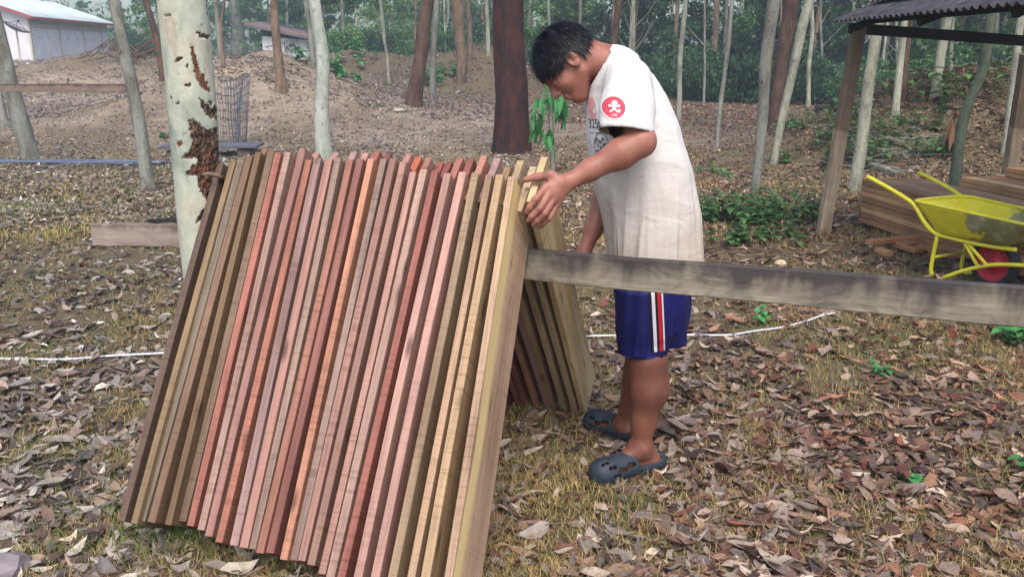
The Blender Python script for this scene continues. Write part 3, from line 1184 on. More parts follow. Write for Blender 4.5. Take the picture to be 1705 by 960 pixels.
    t.l(t.attr(), sep.inputs[0])
    base = t.mix(sep.outputs[2], base, t.ramp(a4, [(.3, srgb(142, 134, 116)), (.7, srgb(184, 178, 160))]))
    base = t.mix(sep.outputs[0], base, t.ramp(a4, [(.3, srgb(36, 26, 24)), (.5, srgb(76, 58, 48)), (.66, srgb(122, 100, 84))]))
    base = t.mix(sep.outputs[1], base, t.ramp(a4, [(.3, srgb(62, 38, 30)), (.55, srgb(106, 68, 52)), (.75, srgb(146, 114, 90))]))
    t.col(base)
    t.bump(a2, .35, .008)
    root = empty('tree', b, 'large pale eucalyptus trunk with dark red scars that the board is nailed to', 'tree', 'tree trunks standing round the clearing')
    me = mesh_np('trunk', V, Fs, True, np.array(col, float))
    link('trunk', me, t.m, root)
    # broken branch stub in the wound
    mb = MB()
    e0, e1, e2, e3 = at(374, 300, Yt - .02), at(360, 292, Yt - .075), at(346, 289, Yt - .095), at(336, 291, Yt - .10)
    mb.tube([e0 - b, e1 - b, e2 - b, e3 - b], [.009, .008, .006, .003], 9, True, .15)
    mb.build('branch_stub', M['bark_tan'], root, True)
    cm, cs = HIGH_CROWNS[0]
    cr = link('crown', cm, (), root)
    cr.location = pts[-1] - b


scar_tree()

T_ = tree
T_((52, 264), [(32, 190), (14, 120), (-12, 20)], 27, 'bark_grey', 'leaning grey trunk near the left edge with the nailed brown rail passing behind it', H=7)
T_((10, 213), [(2, 180), (-14, 100)], 14, 'bark_grey', 'thin grey leaning trunk at the very left edge, only its foot showing', H=7)
T_((247, 318), [(226, 180), (204, 70), (188, -10)], 22, 'bark_grey', 'slender leaning grey trunk between the left house and the scarred tree', H=7)
T_((272, 133), [(262, 70), (243, 0)], 12, 'bark_red', 'dark thin trunk seen beyond the slender grey trunk, streaked with brown', H=9, seg=10, rings=40)
T_((400, 88), [(394, 40), (388, -10)], 26, 'bark_grey', 'thick grey mottled trunk on top of the bare earth mound', rad_px_top=17, H=9)
T_((368, 98), [(364, 50), (356, -10)], 9, 'bark_grey', 'thin pale trunk close behind the edge of the scarred tree', H=9, seg=10, rings=40)
T_((373, 112), [(368, 50), (374, 0)], 6, 'bark_tan', 'thinnest tan trunk on the mound beside the thick mottled one', H=9, seg=8, rings=30)
T_((468, 152), [(463, 80), (456, 0)], 16, 'bark_tan', 'straight tan trunk with a dark burnt foot on the earth mound slope', H=9, flare=.5)
T_((540, 266), [(534, 190), (538, 110), (528, 40), (522, -10)], 27, 'bark_bright', 'smooth white eucalyptus trunk rising behind the row of planks', H=9, rad_px_top=18, flare=.1, rings=80, seg=18)
T_((523, 112), [(516, 50), (508, -5)], 10, 'bark_grey', 'grey trunk half hidden behind the smooth white eucalyptus', H=9, seg=10, rings=40)
T_((688, 176), [(698, 110), (706, 50), (714, -10)], 24, 'bark_red', 'rough red brown trunk leaning to the right in the middle of the clearing', H=9, rad_px_top=20, flare=.35)
T_((720, 166), [(722, 100), (728, 0)], 11, 'bark_grey', 'thin grey trunk with a black streak just right of the leaning red brown one', H=9, seg=10)
T_((768, 140), [(768, 90), (764, 40), (760, -5)], 13, 'bark_tan', 'brown forked trunk on the low mound left of the dark maroon tree', H=9, rad_px_top=22, flare=.2)
T_((783, 98), [(782, 50), (778, 0)], 9, 'bark_tan', 'tan trunk just behind the brown forked trunk on the mound', H=9, seg=10, rings=40)
T_((852, 253), [(852, 170), (848, 80), (846, -10)], 52, 'bark_maroon', 'thick dark maroon trunk standing alone between the planks and the man', H=10, rad_px_top=49, seg=26, rings=110, flare=.35, rough=.04)
T_((648, 140), [(644, 90), (636, 40), (632, -5)], 6, 'bark_white', 'thin crooked pale sapling trunk in the middle distance', H=8, seg=8, rings=40, wob=.06)
T_((813, 94), [(812, 50), (810, 0)], 8, 'bark_white', 'distant pale trunk left of the dark maroon one', H=9, seg=8, rings=30)
T_((1018, 190), [(1020, 110), (1026, 40), (1032, -10)], 13, 'bark_red', 'red brown trunk rising behind the man\'s shoulder', H=9, seg=10)
T_((1185, 165), [(1189, 90), (1194, 0)], 11, 'bark_tan', 'tan trunk at the dark wood edge right of the man', H=9, seg=10, rings=40)
T_((1193, 250), [(1201, 165), (1212, 80), (1220, -10)], 8, 'bark_grey', 'very thin grey trunk right of the man\'s back', H=8, seg=10)
T_((1130, 203), [(1132, 120), (1138, 40), (1142, -10)], 9, 'bark_white', 'thin pale trunk directly behind the man\'s back', H=8, seg=10)
T_((1113, 156), [(1116, 90), (1120, 0)], 6, 'bark_white', 'faint thin trunk left of the pale one behind the man', H=8, seg=8, rings=30)
T_((1258, 320), [(1265, 240), (1272, 160), (1279, 80), (1290, -10)], 15, 'bark_grey', 'slim grey trunk with a dark ring standing near the leafy weeds', H=8, rad_px_top=21, flare=.1, rings=80)
T_((1288, 219), [(1296, 140), (1306, 70), (1320, -10)], 19, 'bark_red', 'reddish brown trunk behind the slim grey ones', H=9, rad_px_top=24, seg=16)
T_((1288, 275), [(1304, 190), (1322, 110), (1336, 45), (1352, -15)], 12, 'bark_white', 'slanting pale trunk with peeling brown foot crossing the reddish one', H=8, rad_px_top=16, flare=.1, rings=80)
T_((1346, 178), [(1347, 110), (1353, 50), (1350, -5)], 8, 'bark_white', 'slender forked pale trunk at the wood edge left of the shed', H=8, seg=8)
T_((1422, 317), [(1434, 230), (1446, 140), (1462, 30), (1466, -5)], 20, 'bark_white', 'pale straight trunk just inside the shed post', H=8, rad_px_top=16, flare=.1, rings=80)
T_((1490, 196), [(1496, 130), (1508, 20)], 13, 'bark_white', 'pale trunk on the slope seen under the shed beam', H=8, seg=10)
T_((1502, 168), [(1508, 100), (1516, 20)], 12, 'bark_red', 'brown trunk touching the pale one under the shed beam', H=8, seg=10)
T_((1558, 160), [(1567, 90), (1580, 10)], 17, 'bark_white', 'mottled pale trunk on top of the leafy mound', H=8, rad_px_top=15)
T_((1582, 120), [(1584, 60), (1588, 0)], 7, 'bark_grey', 'thin grey trunk behind the leafy mound', H=8, seg=8, rings=30)
T_((1587, 333), [(1597, 240), (1608, 187), (1634, 125), (1642, 85), (1650, 17), (1652, -10)], 17, 'bark_green', 'curved dark green trunk behind the wheelbarrow handles', H=7, rad_px_top=14, flare=.1, rings=90, wob=.01)
T_((1674, 256), [(1684, 160), (1702, 20)], 13, 'bark_white', 'straight pale trunk at the far right edge behind the shed', H=8, rad_px_top=11)
T_((1694, 170), [(1696, 90), (1700, 0)], 10, 'bark_grey', 'dark grey trunk at the right edge behind the pale one', H=8, seg=8, rings=30)


# far wood -----------------------------------------------------------
def bush_mesh(seed, h, r, N, ls, lw):
    return crown_mesh('foliage', seed, h, r, .1, N, ls, lw, 16, .8)[0]


FCR = []
for k, (mt) in enumerate(['leaf_dark', 'leaf_forest', 'leaf_light', 'leaf_dark', 'leaf_forest']):
    me, cs = crown_mesh('crown', 300 + k, 8.5, 2.3, .9 if k != 2 else 1.6, 9500 if k != 2 else 6500, .23, .05, 34, .42)
    me.materials.append(M[mt])
    FCR.append(me)
fk = 0


def forest_tree(x, y, kind, sc, trunkmat, label):
    global fk
    z = tz(x, y)
    root = empty('tree', (x, y, z), label, 'tree', 'leafy trees of the far wood')
    cr = link('crown', FCR[kind], (), root)
    cr.rotation_euler.z = random.uniform(0, 6.28)
    cr.scale = (sc, sc, sc * random.uniform(.9, 1.15))
    mb = MB()
    lx = random.uniform(-.3, .3)
    mb.tube([(0, 0, -.2), (lx * .3, 0, 1.5), (lx, .1, 4), (lx * 1.6, .2, 7.5)], [.11, .09, .075, .04], 8, False, .08)
    mb.build('trunk', M[trunkmat], root, True)
    fk += 1


def P_at(px, Y):
    return (px - W_PX / 2) / F_PX * (Y * CT + (CAM_H - 1) * ST)


right_f = [(880, 42, 2, .9), (925, 46, 1, .9), (965, 40, 1, .8), (1010, 44, 3, .9), (1050, 37, 0, .85), (1090, 40, 3, .9), (1120, 36, 0, .8), (1160, 40, 0, .9), (1205, 37, 3, .8), (1240, 40, 0, .9), (1275, 36, 1, .8), (1310, 38, 0, .9),
           (1350, 35, 3, .8), (1385, 38, 0, .9), (1420, 34, 4, .8), (1460, 36, 0, .9), (1500, 32, 4, .8), (1540, 34, 3, .9), (1580, 31, 4, .8), (1620, 33, 0, .9), (1655, 29, 4, .75), (1695, 31, 3, .9), (1735, 28, 4, .8), (1790, 30, 0, .9),
           (1220, 48, 0, 1.1), (1380, 45, 0, 1.0), (1530, 42, 0, 1.0), (1690, 40, 0, 1.1), (1060, 50, 0, 1.0)]
left_f = [(575, 40, 1, .72), (600, 48, 2, .8), (655, 52, 2, .9), (700, 56, 2, .9), (745, 52, 2, .8), (790, 55, 2, .85), (835, 52, 1, .8), (650, 64, 1, .9), (760, 66, 1, .9), (890, 60, 2, 1.0),
          (540, 58, 4, 1.0), (500, 62, 1, .9), (455, 60, 4, .85), (420, 66, 1, .8), (375, 62, 4, .75), (320, 66, 1, .7), (280, 62, 2, .65), (235, 64, 4, .62), (200, 74, 1, .60), (150, 80, 4, .58), (110, 84, 1, .52), (265, 50, 2, .5), (480, 50, 0, .55), (60, 84, 4, .50), (0, 88, 1, .55)]
side = ['dark leafy tree', 'mid green leafy tree', 'light green feathery tree', 'deep green tree', 'green bushy tree']
for k, (px, Y, kd, s) in enumerate(sorted(right_f)):
    forest_tree(P_at(px, Y), Y, kd, s, random.choice(['bark_tan', 'bark_grey', 'bark_white']), f'{side[kd]}, {ORD[k]} from the left in the wood behind man and shed')
for k, (px, Y, kd, s) in enumerate(sorted(left_f)):
    forest_tree(P_at(px, Y), Y, kd, s, random.choice(['bark_tan', 'bark_grey', 'bark_white']), f'{side[kd]}, {ORD[k]} from the left in the far wood by the houses')

# thin bare stems inside the wood edge
for k, px in enumerate(sorted(random.uniform(560, 1690) for _ in range(26))):
    Y = random.uniform(26, 34) if px > 1000 else random.uniform(38, 48)
    x = P_at(px, Y)
    z = tz(x, Y)
    root = empty('tree', (x, Y, z), f'thin bare stem, {ORD[k]} from the left along the edge of the wood', 'tree', 'thin bare stems at the wood edge')
    mb = MB()
    l1 = random.uniform(-.5, .5)
    rr = random.uniform(.035, .07)
    mb.tube([(0, 0, -.1), (l1 * .2, 0, 1.2), (l1 * .6, .1, 2.8), (l1, .0, 4.6), (l1 * 1.3, 0, 6.5)], [rr, rr * .9, rr * .75, rr * .6, rr * .3], 7, False, .05)
    for q in range(6):
        z0 = random.uniform(1.2, 5)
        an = random.uniform(0, 6.28)
        ln = random.uniform(.5, 1.3)
        p0 = Vector((l1 * z0 / 5, 0, z0))
        p1 = p0 + Vector((math.cos(an) * ln * .5, math.sin(an) * ln * .5, ln * .5))
        mb.tube([p0, p1, p1 + Vector((math.cos(an) * ln * .4, 0, ln * .6))], [.018, .011, .004], 5, False)
    mb.build('trunk', M[random.choice(['bark_tan', 'bark_grey', 'bark_white'])], root, True)

# undergrowth bushes
BU = []
for k, mt in enumerate(['leaf_dark', 'leaf_forest', 'leaf_plant']):
    me = bush_mesh(500 + k, 1.7, 1.1, 4200, .14, .034)
    me.materials.append(M[mt])
    BU.append(me)
bushes = [(1010, 31), (1045, 34), (1080, 30), (1110, 33), (1150, 31), (1175, 34), (1215, 31), (1250, 33), (1290, 30), (1320, 33), (1365, 30), (1400, 31), (1440, 27), (1475, 25), (1515, 24), (1550, 23), (1600, 22), (1640, 21), (1680, 20), (1720, 19),
          (900, 40), (940, 38), (975, 40), (575, 38), (620, 44), (690, 46), (740, 42), (795, 44), (835, 40), (230, 45), (275, 46), (330, 50), (500, 47), (540, 45)]
for k, (px, Y) in enumerate(sorted(bushes)):
    x = P_at(px, Y)
    o = link('bush', BU[(k % 3 if px < 1000 else 0) if px < 1400 else 1], ())
    s = random.uniform(.8, 1.35) if Y > 26 else random.uniform(.55, .8)
    if px < 560:
        s *= .75
    o.location = (x, Y, tz(x, Y) - .1)
    o.scale = (s, s, s * random.uniform(.8, 1.2))
    o.rotation_euler.z = random.uniform(0, 6)
    tag(o, f'leafy bush, {ORD[k]} from the left along the foot of the wood', 'bush', 'bushes along the foot of the wood')

# the wood beyond, one mass
N = 34000
yy = RNG.uniform(56, 84, N)
xx = RNG.uniform(-1.0, 1.0, N) * yy * .72
topz = np.where(xx / yy < -.42, 3.0 + 1.3 * vn(xx * .25, yy * .1), np.where(xx / yy < .08, 4.2 + 3 * vn(xx * .3, yy * .1), 8.5 + 3 * vn(xx * .2, yy * .1)))
zz = terrain(xx, yy) + RNG.random(N) ** .8 * topz
mask = vn(xx * .5 + zz * .2, zz * .7 + yy * .2) > .36
xx, yy, zz = xx[mask], yy[mask], zz[mask]
N = len(xx)
P = np.stack([xx, yy, zz], 1)
ax = RNG.normal(size=(N, 3))
ax /= np.linalg.norm(ax, axis=1, keepdims=True)
bb = np.cross(ax, RNG.normal(size=(N, 3)))
bb /= np.linalg.norm(bb, axis=1, keepdims=True)
l = RNG.uniform(.18, .42, (N, 1))
Q = np.stack([P, P + ax * l * .5 + bb * l * .3, P + ax * l, P + ax * l * .5 - bb * l * .3], 1).reshape(-1, 3)
setting(link('far_wood', mesh_np('far_wood', Q, np.arange(N * 4).reshape(-1, 4)), M['leaf_light']), 'stuff', 'hazy green mass of the wood far behind everything', 'wood')

# ------------------------------------------------------------------ houses at the back
def quadbox(mb, x0, x1, y0, y1, z0, z1):
    mb.box(((x0 + x1) / 2, (y0 + y1) / 2, (z0 + z1) / 2), (abs(x1 - x0), abs(y1 - y0), abs(z1 - z0)))


t = NT('whitewash', .9, .15)
wa = t.noise(t.coord((1, 1, .6)), 2.2, 6, .65)
wb = t.noise(t.coord((5, 5, .7)), 2.5, 5, .7)
cc = t.ramp(wa, [(.3, srgb(200, 196, 204)), (.7, srgb(228, 224, 226))])
sep = t.n('SeparateXYZ')
t.l(t.coord(), sep.inputs[0])
lowf = t.math('ADD', t.math('MULTIPLY', sep.outputs[2], -2.2), t.math('MULTIPLY', wb, 1.5))
cc = t.mix(t.ramp(lowf, [(.30, (0,) * 3), (.62, (.9,) * 3)]), cc, srgb(56, 50, 50))
t.col(cc)
M['whitewash'] = t.m
t = NT('roof_metal', .5, .4)
wa = t.noise(t.coord((.6, 3, 1)), 1.5, 5, .6)
t.col(t.ramp(wa, [(.3, srgb(160, 172, 170)), (.7, srgb(206, 214, 210))]))
M['roof_metal'] = t.m
M['roof_brown'] = simple('roof_brown', srgb(104, 92, 92), .8, .2, .25, 3)
M['trim_red'] = simple('trim_red', srgb(142, 78, 80), .7, .3, .15, 3)
M['cream_post'] = simple('cream_post', srgb(186, 178, 166), .8, .2, .15, 3)
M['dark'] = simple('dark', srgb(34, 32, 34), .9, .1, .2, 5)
M['wall_white'] = simple('wall_white', srgb(206, 208, 210), .9, .15, .06, 2)


def corrugated(name, A, B, U, wave, amp, mat, parent, nu=None, thick=.004):
    """sheet from edge A-B (direction of the eave) rising along U; the waves run across the eave"""
    A, B, U = Vector(A), Vector(B), Vector(U)
    L = (B - A).length
    n_ = int(L / wave * 8)
    nrm = (B - A).cross(U).normalized()
    if nrm.z < 0:
        nrm = -nrm
    V, Fs = [], []
    for i in range(n_ + 1):
        p = A.lerp(B, i / n_)
        o_ = nrm * (amp * math.sin(2 * math.pi * i / 8))
        for j in range(3):
            q = p + U * (j / 2) + o_
            V.append(q)
    for i in range(n_):
        for j in range(2):
            Fs.append((i * 3 + j, (i + 1) * 3 + j, (i + 1) * 3 + j + 1, i * 3 + j + 1))
    me_ = mesh_np(name, [v[:] for v in V], Fs, True)
    o_ = link(name, me_, mat, parent)
    md = o_.modifiers.new('t', 'SOLIDIFY')
    md.thickness = thick
    return o_


def house_one():
    x1, x0 = -23.9, -30.2
    y0, y1 = 44.0, 52.6
    g = 1.30
    ev = 2.30
    root = empty('house', (x1, y0, g), 'long whitewashed house with pale metal roof and red brown eaves at the far left', 'house')
    rx = (x0 - x1) / 2
    rid = 3.35
    W = MB()
    # gable wall facing the camera
    for (a, b) in [(rx * 2, rx), (rx, 0)]:
        pass
    W.V += [(x0 - x1, 0, 0.0), (0, 0, 0.0), (0, 0, ev), (rx, 0, rid), (x0 - x1, 0, ev)]
    W.F.append([0, 1, 2, 3, 4]); W.M.append(0)
    o = len(W.V)
    L = y1 - y0
    W.V += [(0, 0.0, 0), (0, L, 0), (0, L, ev), (0, 0, ev)]
    W.F.append([o, o + 1, o + 2, o + 3]); W.M.append(0)
    o = len(W.V)
    W.V += [(x0 - x1, 0, 0), (x0 - x1, L, 0), (x0 - x1, L, ev), (x0 - x1, 0, ev), (0, L, 0), (0, L, ev), (rx, L, rid)]
    W.F += [[o, o + 3, o + 2, o + 1], [o + 1, o + 2, o + 6, o + 5, o + 4]]; W.M += [0, 0]
    w = W.build('wall', M['whitewash'], root)
    for i, yy_ in enumerate([0.02, 2.9, 5.5, 7.7]):
        p = MB()
        p.box((.03, yy_ + .02, ev / 2), (.10 if i == 0 else .05, .14 if i == 0 else .09, ev))
        p.build('wall_post', M['cream_post'], root)
    for i in range(5):
        p = MB()
        p.box((.035, L / 2, ev - .12 - i * .11), (.03, L - .3, .05))
        p.build('vent_slat', M['cream_post'], root)
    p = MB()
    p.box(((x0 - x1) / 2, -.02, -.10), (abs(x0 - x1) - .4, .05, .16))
    p.build('floor_gap_shade', M['dark'], root)  # solid dark strip: the shade under the floor is put into its colour
    p = MB()
    p.box((-3.3, -.03, ev - .35), (1.1, .04, .28))
    p.build('window', M['dark'], root)
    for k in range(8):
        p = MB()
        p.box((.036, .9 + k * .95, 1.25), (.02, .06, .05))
        p.build('vent_hole_shade', M['dark'], root)  # dark blocks on the wall, coloured like the shade inside small holes
    ovh = .45
    sl = (rid - ev) / abs(rx)
    for s in (1, -1):
        ex = ovh if s == 1 else (x0 - x1) - ovh
        A = (ex, -ovh, ev - ovh * sl + .06)
        B = (ex, L + ovh, ev - ovh * sl + .06)
        U = (rx - ex, 0, rid - ev + ovh * sl + .03)
        corrugated('roof', A, B, U, .35, .02, M['roof_metal'], root)
    p = MB()
    p.box((ovh, L / 2, ev - ovh * sl + .0), (.05, L + 2 * ovh, .13))
    p.build('eave_board', M['trim_red'], root)
    for s in (1, -1):
        e = Vector((ovh if s == 1 else (x0 - x1) - ovh, -ovh - .02, ev - ovh * sl + .02))
        r_ = Vector((rx, -ovh - .02, rid + .03))
        d = (r_ - e)
        m4 = Matrix.Rotation(-math.atan2(d.z, d.x), 4, 'Y')
        p = MB()
        p.box((e + r_) / 2, (d.length, .04, .15), m4)
        p.build('barge_board', M['trim_red'], root)


house_one()


def house_two():
    Y = 46
    pL, pR = at(436, 60, Y), at(516, 60, Y)
    g = tz(pL.x, Y) - .5
    root = empty('house', (pL.x, Y, g), 'small white outbuilding with sloping brown roof behind the earth mound', 'house')
    wid = pR.x - pL.x
    zl, zr = at(436, 46, Y).z - g, at(516, 66, Y).z - g
    W = MB()
    D = 3.4
    W.V += [(0, 0, 0), (wid, 0, 0), (wid, 0, zr - .05), (0, 0, zl - .42), (0, D, 0), (wid, D, 0), (wid, D, zr - .05), (0, D, zl - .42)]
    W.F += [[0, 1, 2, 3], [4, 7, 6, 5], [0, 3, 7, 4], [1, 5, 6, 2]]; W.M += [0] * 4
    W.build('wall', M['wall_white'], root)
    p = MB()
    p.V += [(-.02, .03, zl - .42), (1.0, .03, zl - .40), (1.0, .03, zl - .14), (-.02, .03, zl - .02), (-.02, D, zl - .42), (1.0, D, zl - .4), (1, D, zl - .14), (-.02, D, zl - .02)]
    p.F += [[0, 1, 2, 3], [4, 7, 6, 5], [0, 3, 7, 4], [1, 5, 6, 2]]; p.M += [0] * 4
    p.build('opening', M['dark'], root)  # dark solid filling the opening, its inner shade given as colour
    a, b = at(407, 37, Y - .4), at(517, 62, Y - .4)
    A = Vector((a.x - pL.x, -.5, a.z - g - .05))
    B = Vector((b.x - pL.x, -.5, b.z - g))
    U = Vector((0, D + .8, .25))
    corrugated('roof', A, B, U, .3, .03, M['roof_brown'], root, thick=.06)
    p = MB()
    d = B - A
    p.box((A + B) / 2 + Vector((0, -.03, -.07)), (d.length, .05, .12), Matrix.Rotation(-math.atan2(d.z, d.x), 4, 'Y'))
    p.build('eave_board', M['roof_brown'], root)


house_two()

# satellite dish before the first house
c = at(34, 50, 41.5)
b = Vector((at(34, 100, 41.5).x, 41.5, 0)); b.z = tz(b.x, b.y)
root = empty('satellite_dish', b, 'dark mesh satellite dish on a pole before the whitewashed house', 'satellite dish')
mb = MB()
mb.tube([(0, 0, 0), (0, 0, c.z - b.z)], .045, 8)
mb.build('pole', M['cream_post'], root)
nr, na = 7, 28
V, Fs = [], []
for i in range(nr + 1):
    r_ = .60 * i / nr
    for k in range(na):
        t_ = 2 * math.pi * k / na
        V.append((r_ * math.cos(t_), r_ * math.sin(t_), .16 * (r_ / .6) ** 2))
for i in range(nr):
    for k in range(na):
        Fs.append((i * na + k, i * na + (k + 1) % na, (i + 1) * na + (k + 1) % na, (i + 1) * na + k))
o = link('dish', mesh_np('dish', V, Fs, True), simple('dish_mesh', srgb(70, 74, 82), .5, .4, .1, 4), root)
o.modifiers.new('w', 'WIREFRAME').thickness = .028
o.location = (0, -.1, c.z - b.z)
o.rotation_euler = (R(-6), R(26), 0)
mb = MB()
for k in range(3):
    t_ = 2.09 * k
    mb.tube([(.57 * math.cos(t_), .57 * math.sin(t_), .15), (0, 0, .42)], .012, 5)
mb.tube([(0, 0, .38), (0, 0, .5)], .04, 8)
o = mb.build('feed_arm', M['dark'], root)
o.location = (0, -.1, c.z - b.z)
o.rotation_euler = (R(-6), R(26), 0)

# ------------------------------------------------------------------ clearing: rail, mesh, rods, slab
a, b = at(-60, 146, 12.6), at(209, 147.5, 10.35)
d = (b - a)
dn = d.normalized()
nn = Vector((-dn.y, dn.x, 0)).normalized()
o = local_box('rail_board', (d.length, .03, .105), M['board_brown'], frame((a + b) / 2 + nn * .0, dn, nn, dn.cross(nn)), bev=.003, sub=(0, 16), warp=.005, chip=.006)
tag(o, 'brown horizontal rail board nailed between two leaning grey trunks at the left', 'board')

M['wire'] = simple('wire', srgb(78, 84, 98), .6, .4, .2, 9)
mp0 = on_ground(385, 250)
root = empty('wire_mesh_panel', mp0, 'bent panel of blue grey welded wire mesh standing behind the scarred tree', 'wire mesh')
kx = (mp0.y * CT + 1) / F_PX
H_ = at(385, 131, mp0.y).z - mp0.z


def mesh_pt(u, v):
    x = (-14 + 28 * u) + (14 * v) * (u) + (-3 + 2 * v) * (1 - u) * v
    return Vector((x * kx, .22 * math.sin(u * math.pi * 1.1) + .10 * v, .01 + H_ * v * (1 - .05 * math.sin(u * 5))))


mb = MB()
for i in range(10):
    v = i / 9
    mb.tube([mesh_pt(u / 8, v) + Vector((0, 0, .012 * math.sin(u * 3 + i))) for u in range(9)], .0065, 5)
for i in range(13):
    u = i / 12
    mb.tube([mesh_pt(u + .02 * math.sin(v * 5 + i), v / 8) for v in range(9)], .005, 5)
for i in range(11):
    u = i / 11
    mb.tube([mesh_pt(u, v / 8) + Vector((.02, .38, .015)) for v in range(9)], .005, 5)
for i in range(9):
    v = i / 8.3
    mb.tube([mesh_pt(u / 8, v) + Vector((.02, .38, .03)) for u in range(9)], .005, 5)
mb.build('wires', M['wire'], root)

M['rod'] = simple('rod', srgb(92, 100, 120), .45, .5, .2, 3, metal=.3)
rw = ['topmost', 'second', 'third', 'fourth', 'fifth', 'lowest nearest']
for k in range(6):
    p0 = on_ground(-70, 268 + 2.2 * k)
    p1 = on_ground(150 + 25 * k, 271 + 1.5 * k)
    p2 = on_ground(292 - 14 * k, 274 + .4 * k)
    pts_ = []
    for q in range(9):
        u = q / 8
        p = p0.lerp(p1, u * 2) if u < .5 else p1.lerp(p2, u * 2 - 1)
        p = p.copy()
        p.z = tz(p.x, p.y) + .035 + .012 * (k % 2)
        pts_.append(p)
    mb = MB()
    mb.tube(pts_, .016, 8)
    o = mb.build('metal_rod', M['rod'], None, True)
    tag(o, f'long blue grey metal rod lying left on the ground, {rw[k]} of the bundle', 'rod', 'metal rods lying on the ground at the left')
p0, p1 = on_ground(272, 262), on_ground(432, 258)
d = p1 - p0
dn = Vector((d.x, d.y, 0)).normalized()
o = local_box('slab', (d.length, .55, .045), simple('slate', srgb(88, 88, 100), .7, .3, .15, 4), frame((p0 + p1) / 2 + Vector((0, .1, .16)), dn, Vector((-dn.y, dn.x, 0)), Vector((0, 0, 1))), bev=.004)
tag(o, 'dark grey flat board propped low over the ground behind the scarred trunk', 'board')
for k, u in enumerate((.12, .85)):
    q = p0.lerp(p1, u)
    mb = MB()
    mb.box((0, 0, 0), (.2, .35, .11), None, .006)
    o = mb.build('wood_block', M['board_brown'])
    o.location = (q.x, q.y + .1, tz(q.x, q.y) + .065)
    tag(o, ['wooden block under the flat grey board by the wire mesh', 'wooden block under the end of the grey board, behind the plank tops'][k], 'block')
q0, q1 = on_ground(246, 378), on_ground(330, 376)
mb = MB()
mb.tube([q0 + Vector((0, 0, .03)), q0.lerp(q1, .5) + Vector((0, 0, .045)), q1 + Vector((0, 0, .04))], [.035, .04, .04], 10, True, .12)
tag(mb.build('log', M['dark_wood'], None, True), 'short blackened log on the ground behind the pale board', 'log')

# ------------------------------------------------------------------ white cord on the ground
M['cord'] = simple('cord', srgb(206, 206, 214), .5, .4, .05, 30)


def cord(pxs, label, r=.006):
    pts_ = []
    for i in range(len(pxs) - 1):
        A_, B_ = at_z(*pxs[i]), at_z(*pxs[i + 1])
        nq = max(2, int((B_ - A_).length / .06))
        for q in range(nq):
            p = A_.lerp(B_, q / nq)
            p.z = tz(p.x, p.y) + r + .010 + .008 * mnoise.noise(Vector((p.x * 3, p.y * 3, 1)))
            p.y += .012 * mnoise.noise(Vector((p.x * 2.2, 4, 1)))
            pts_.append(p)
    mb = MB()
    mb.tube(pts_, r, 7)
    tag(mb.build('cord', M['cord'], None, True), label, 'cord')


cord([(-60, 598), (0, 600), (90, 603), (180, 597), (300, 592), (420, 588)], 'thin white cord lying over the leaves at the left of the planks')
cord([(860, 566), (975, 563), (1060, 563), (1140, 562), (1220, 560), (1300, 550), (1335, 544), (1370, 532), (1408, 527)], 'thin white cord lying behind the man, curling up at its end')

# ------------------------------------------------------------------ shed
M['iron'] = simple('corrugated_iron', srgb(74, 71, 76), .65, .3, .55, 9, .2)
shed = empty('open_shed', (2.76, 7.44, 0), 'low open shed with dark corrugated iron roof on rough timber posts', 'shed')
so = Vector((2.76, 7.44, 0))


def post(name, base, top, w, mat, parent, org):
    base, top = Vector(base), Vector(top)
    d_ = (top - base)
    z_ = d_.normalized()
    x_ = Vector((1, 0, 0)); x_ = (x_ - z_ * x_.dot(z_)).normalized()
    y_ = z_.cross(x_)
    return local_box(name, (w, w * .9, d_.length), mat, frame((base + top) / 2 - org, x_, y_, z_), parent, bev=.004, sub=(2, 12), warp=.006, chip=.006)


pt_ = at(1431, 44, 7.44)
post('post', so + Vector((0, 0, -.05)), pt_, .10, M['post'], shed, so)
post('post', on_ground(1674, 330) + Vector((0, 0, -.05)), at(1712, 90, on_ground(1674, 330).y - .2), .12, M['post'], shed, so)
post('post', (2.95, 4.3, -.05), (2.95, 4.3, 1.95), .10, M['post'], shed, so)
post('post', (5.7, 4.3, -.05), (5.7, 4.3, 3.0), .10, M['post'], shed, so)
# tie beam under the far end and the plates
ba, bb_ = at(1414, 47, 7.44), at(1760, 72, 7.44)
d_ = (bb_ - ba); dn = d_.normalized(); yn = Vector((0, 1, 0)); zn = dn.cross(yn)
local_box('tie_beam', (d_.length, .06, .085), M['dark_wood'], frame((ba + bb_) / 2 - so, dn, yn, zn), shed, bev=.004)
e0, e1 = at(1385, 36, 7.55), at(1705, 5, 4.85)
ed = (e1 - e0).normalized()
e1 = e0 + ed * 4.2
local_box('eave_plate', ((e1 - e0).length - .3, .05, .07), M['dark_wood'], frame((e0 + e1) / 2 - so + Vector((.30, 0, .02)), ed, Vector((-ed.y, ed.x, 0)), Vector((0, 0, 1))), shed, bev=.004)
corrugated('roof', e0 - so, e1 - so, Vector((3.2, .25, 1.30)), .09, .014, M['iron'], shed, thick=.003)
corrugated('roof', e0 - so + Vector((.26, -.05, .16)), e1 - so + Vector((.26, 0, .16)), Vector((2.9, .25, 1.18)), .09, .014, simple('iron_light', srgb(126, 116, 110), .6, .3, .4, 4, .2), shed, thick=.003)
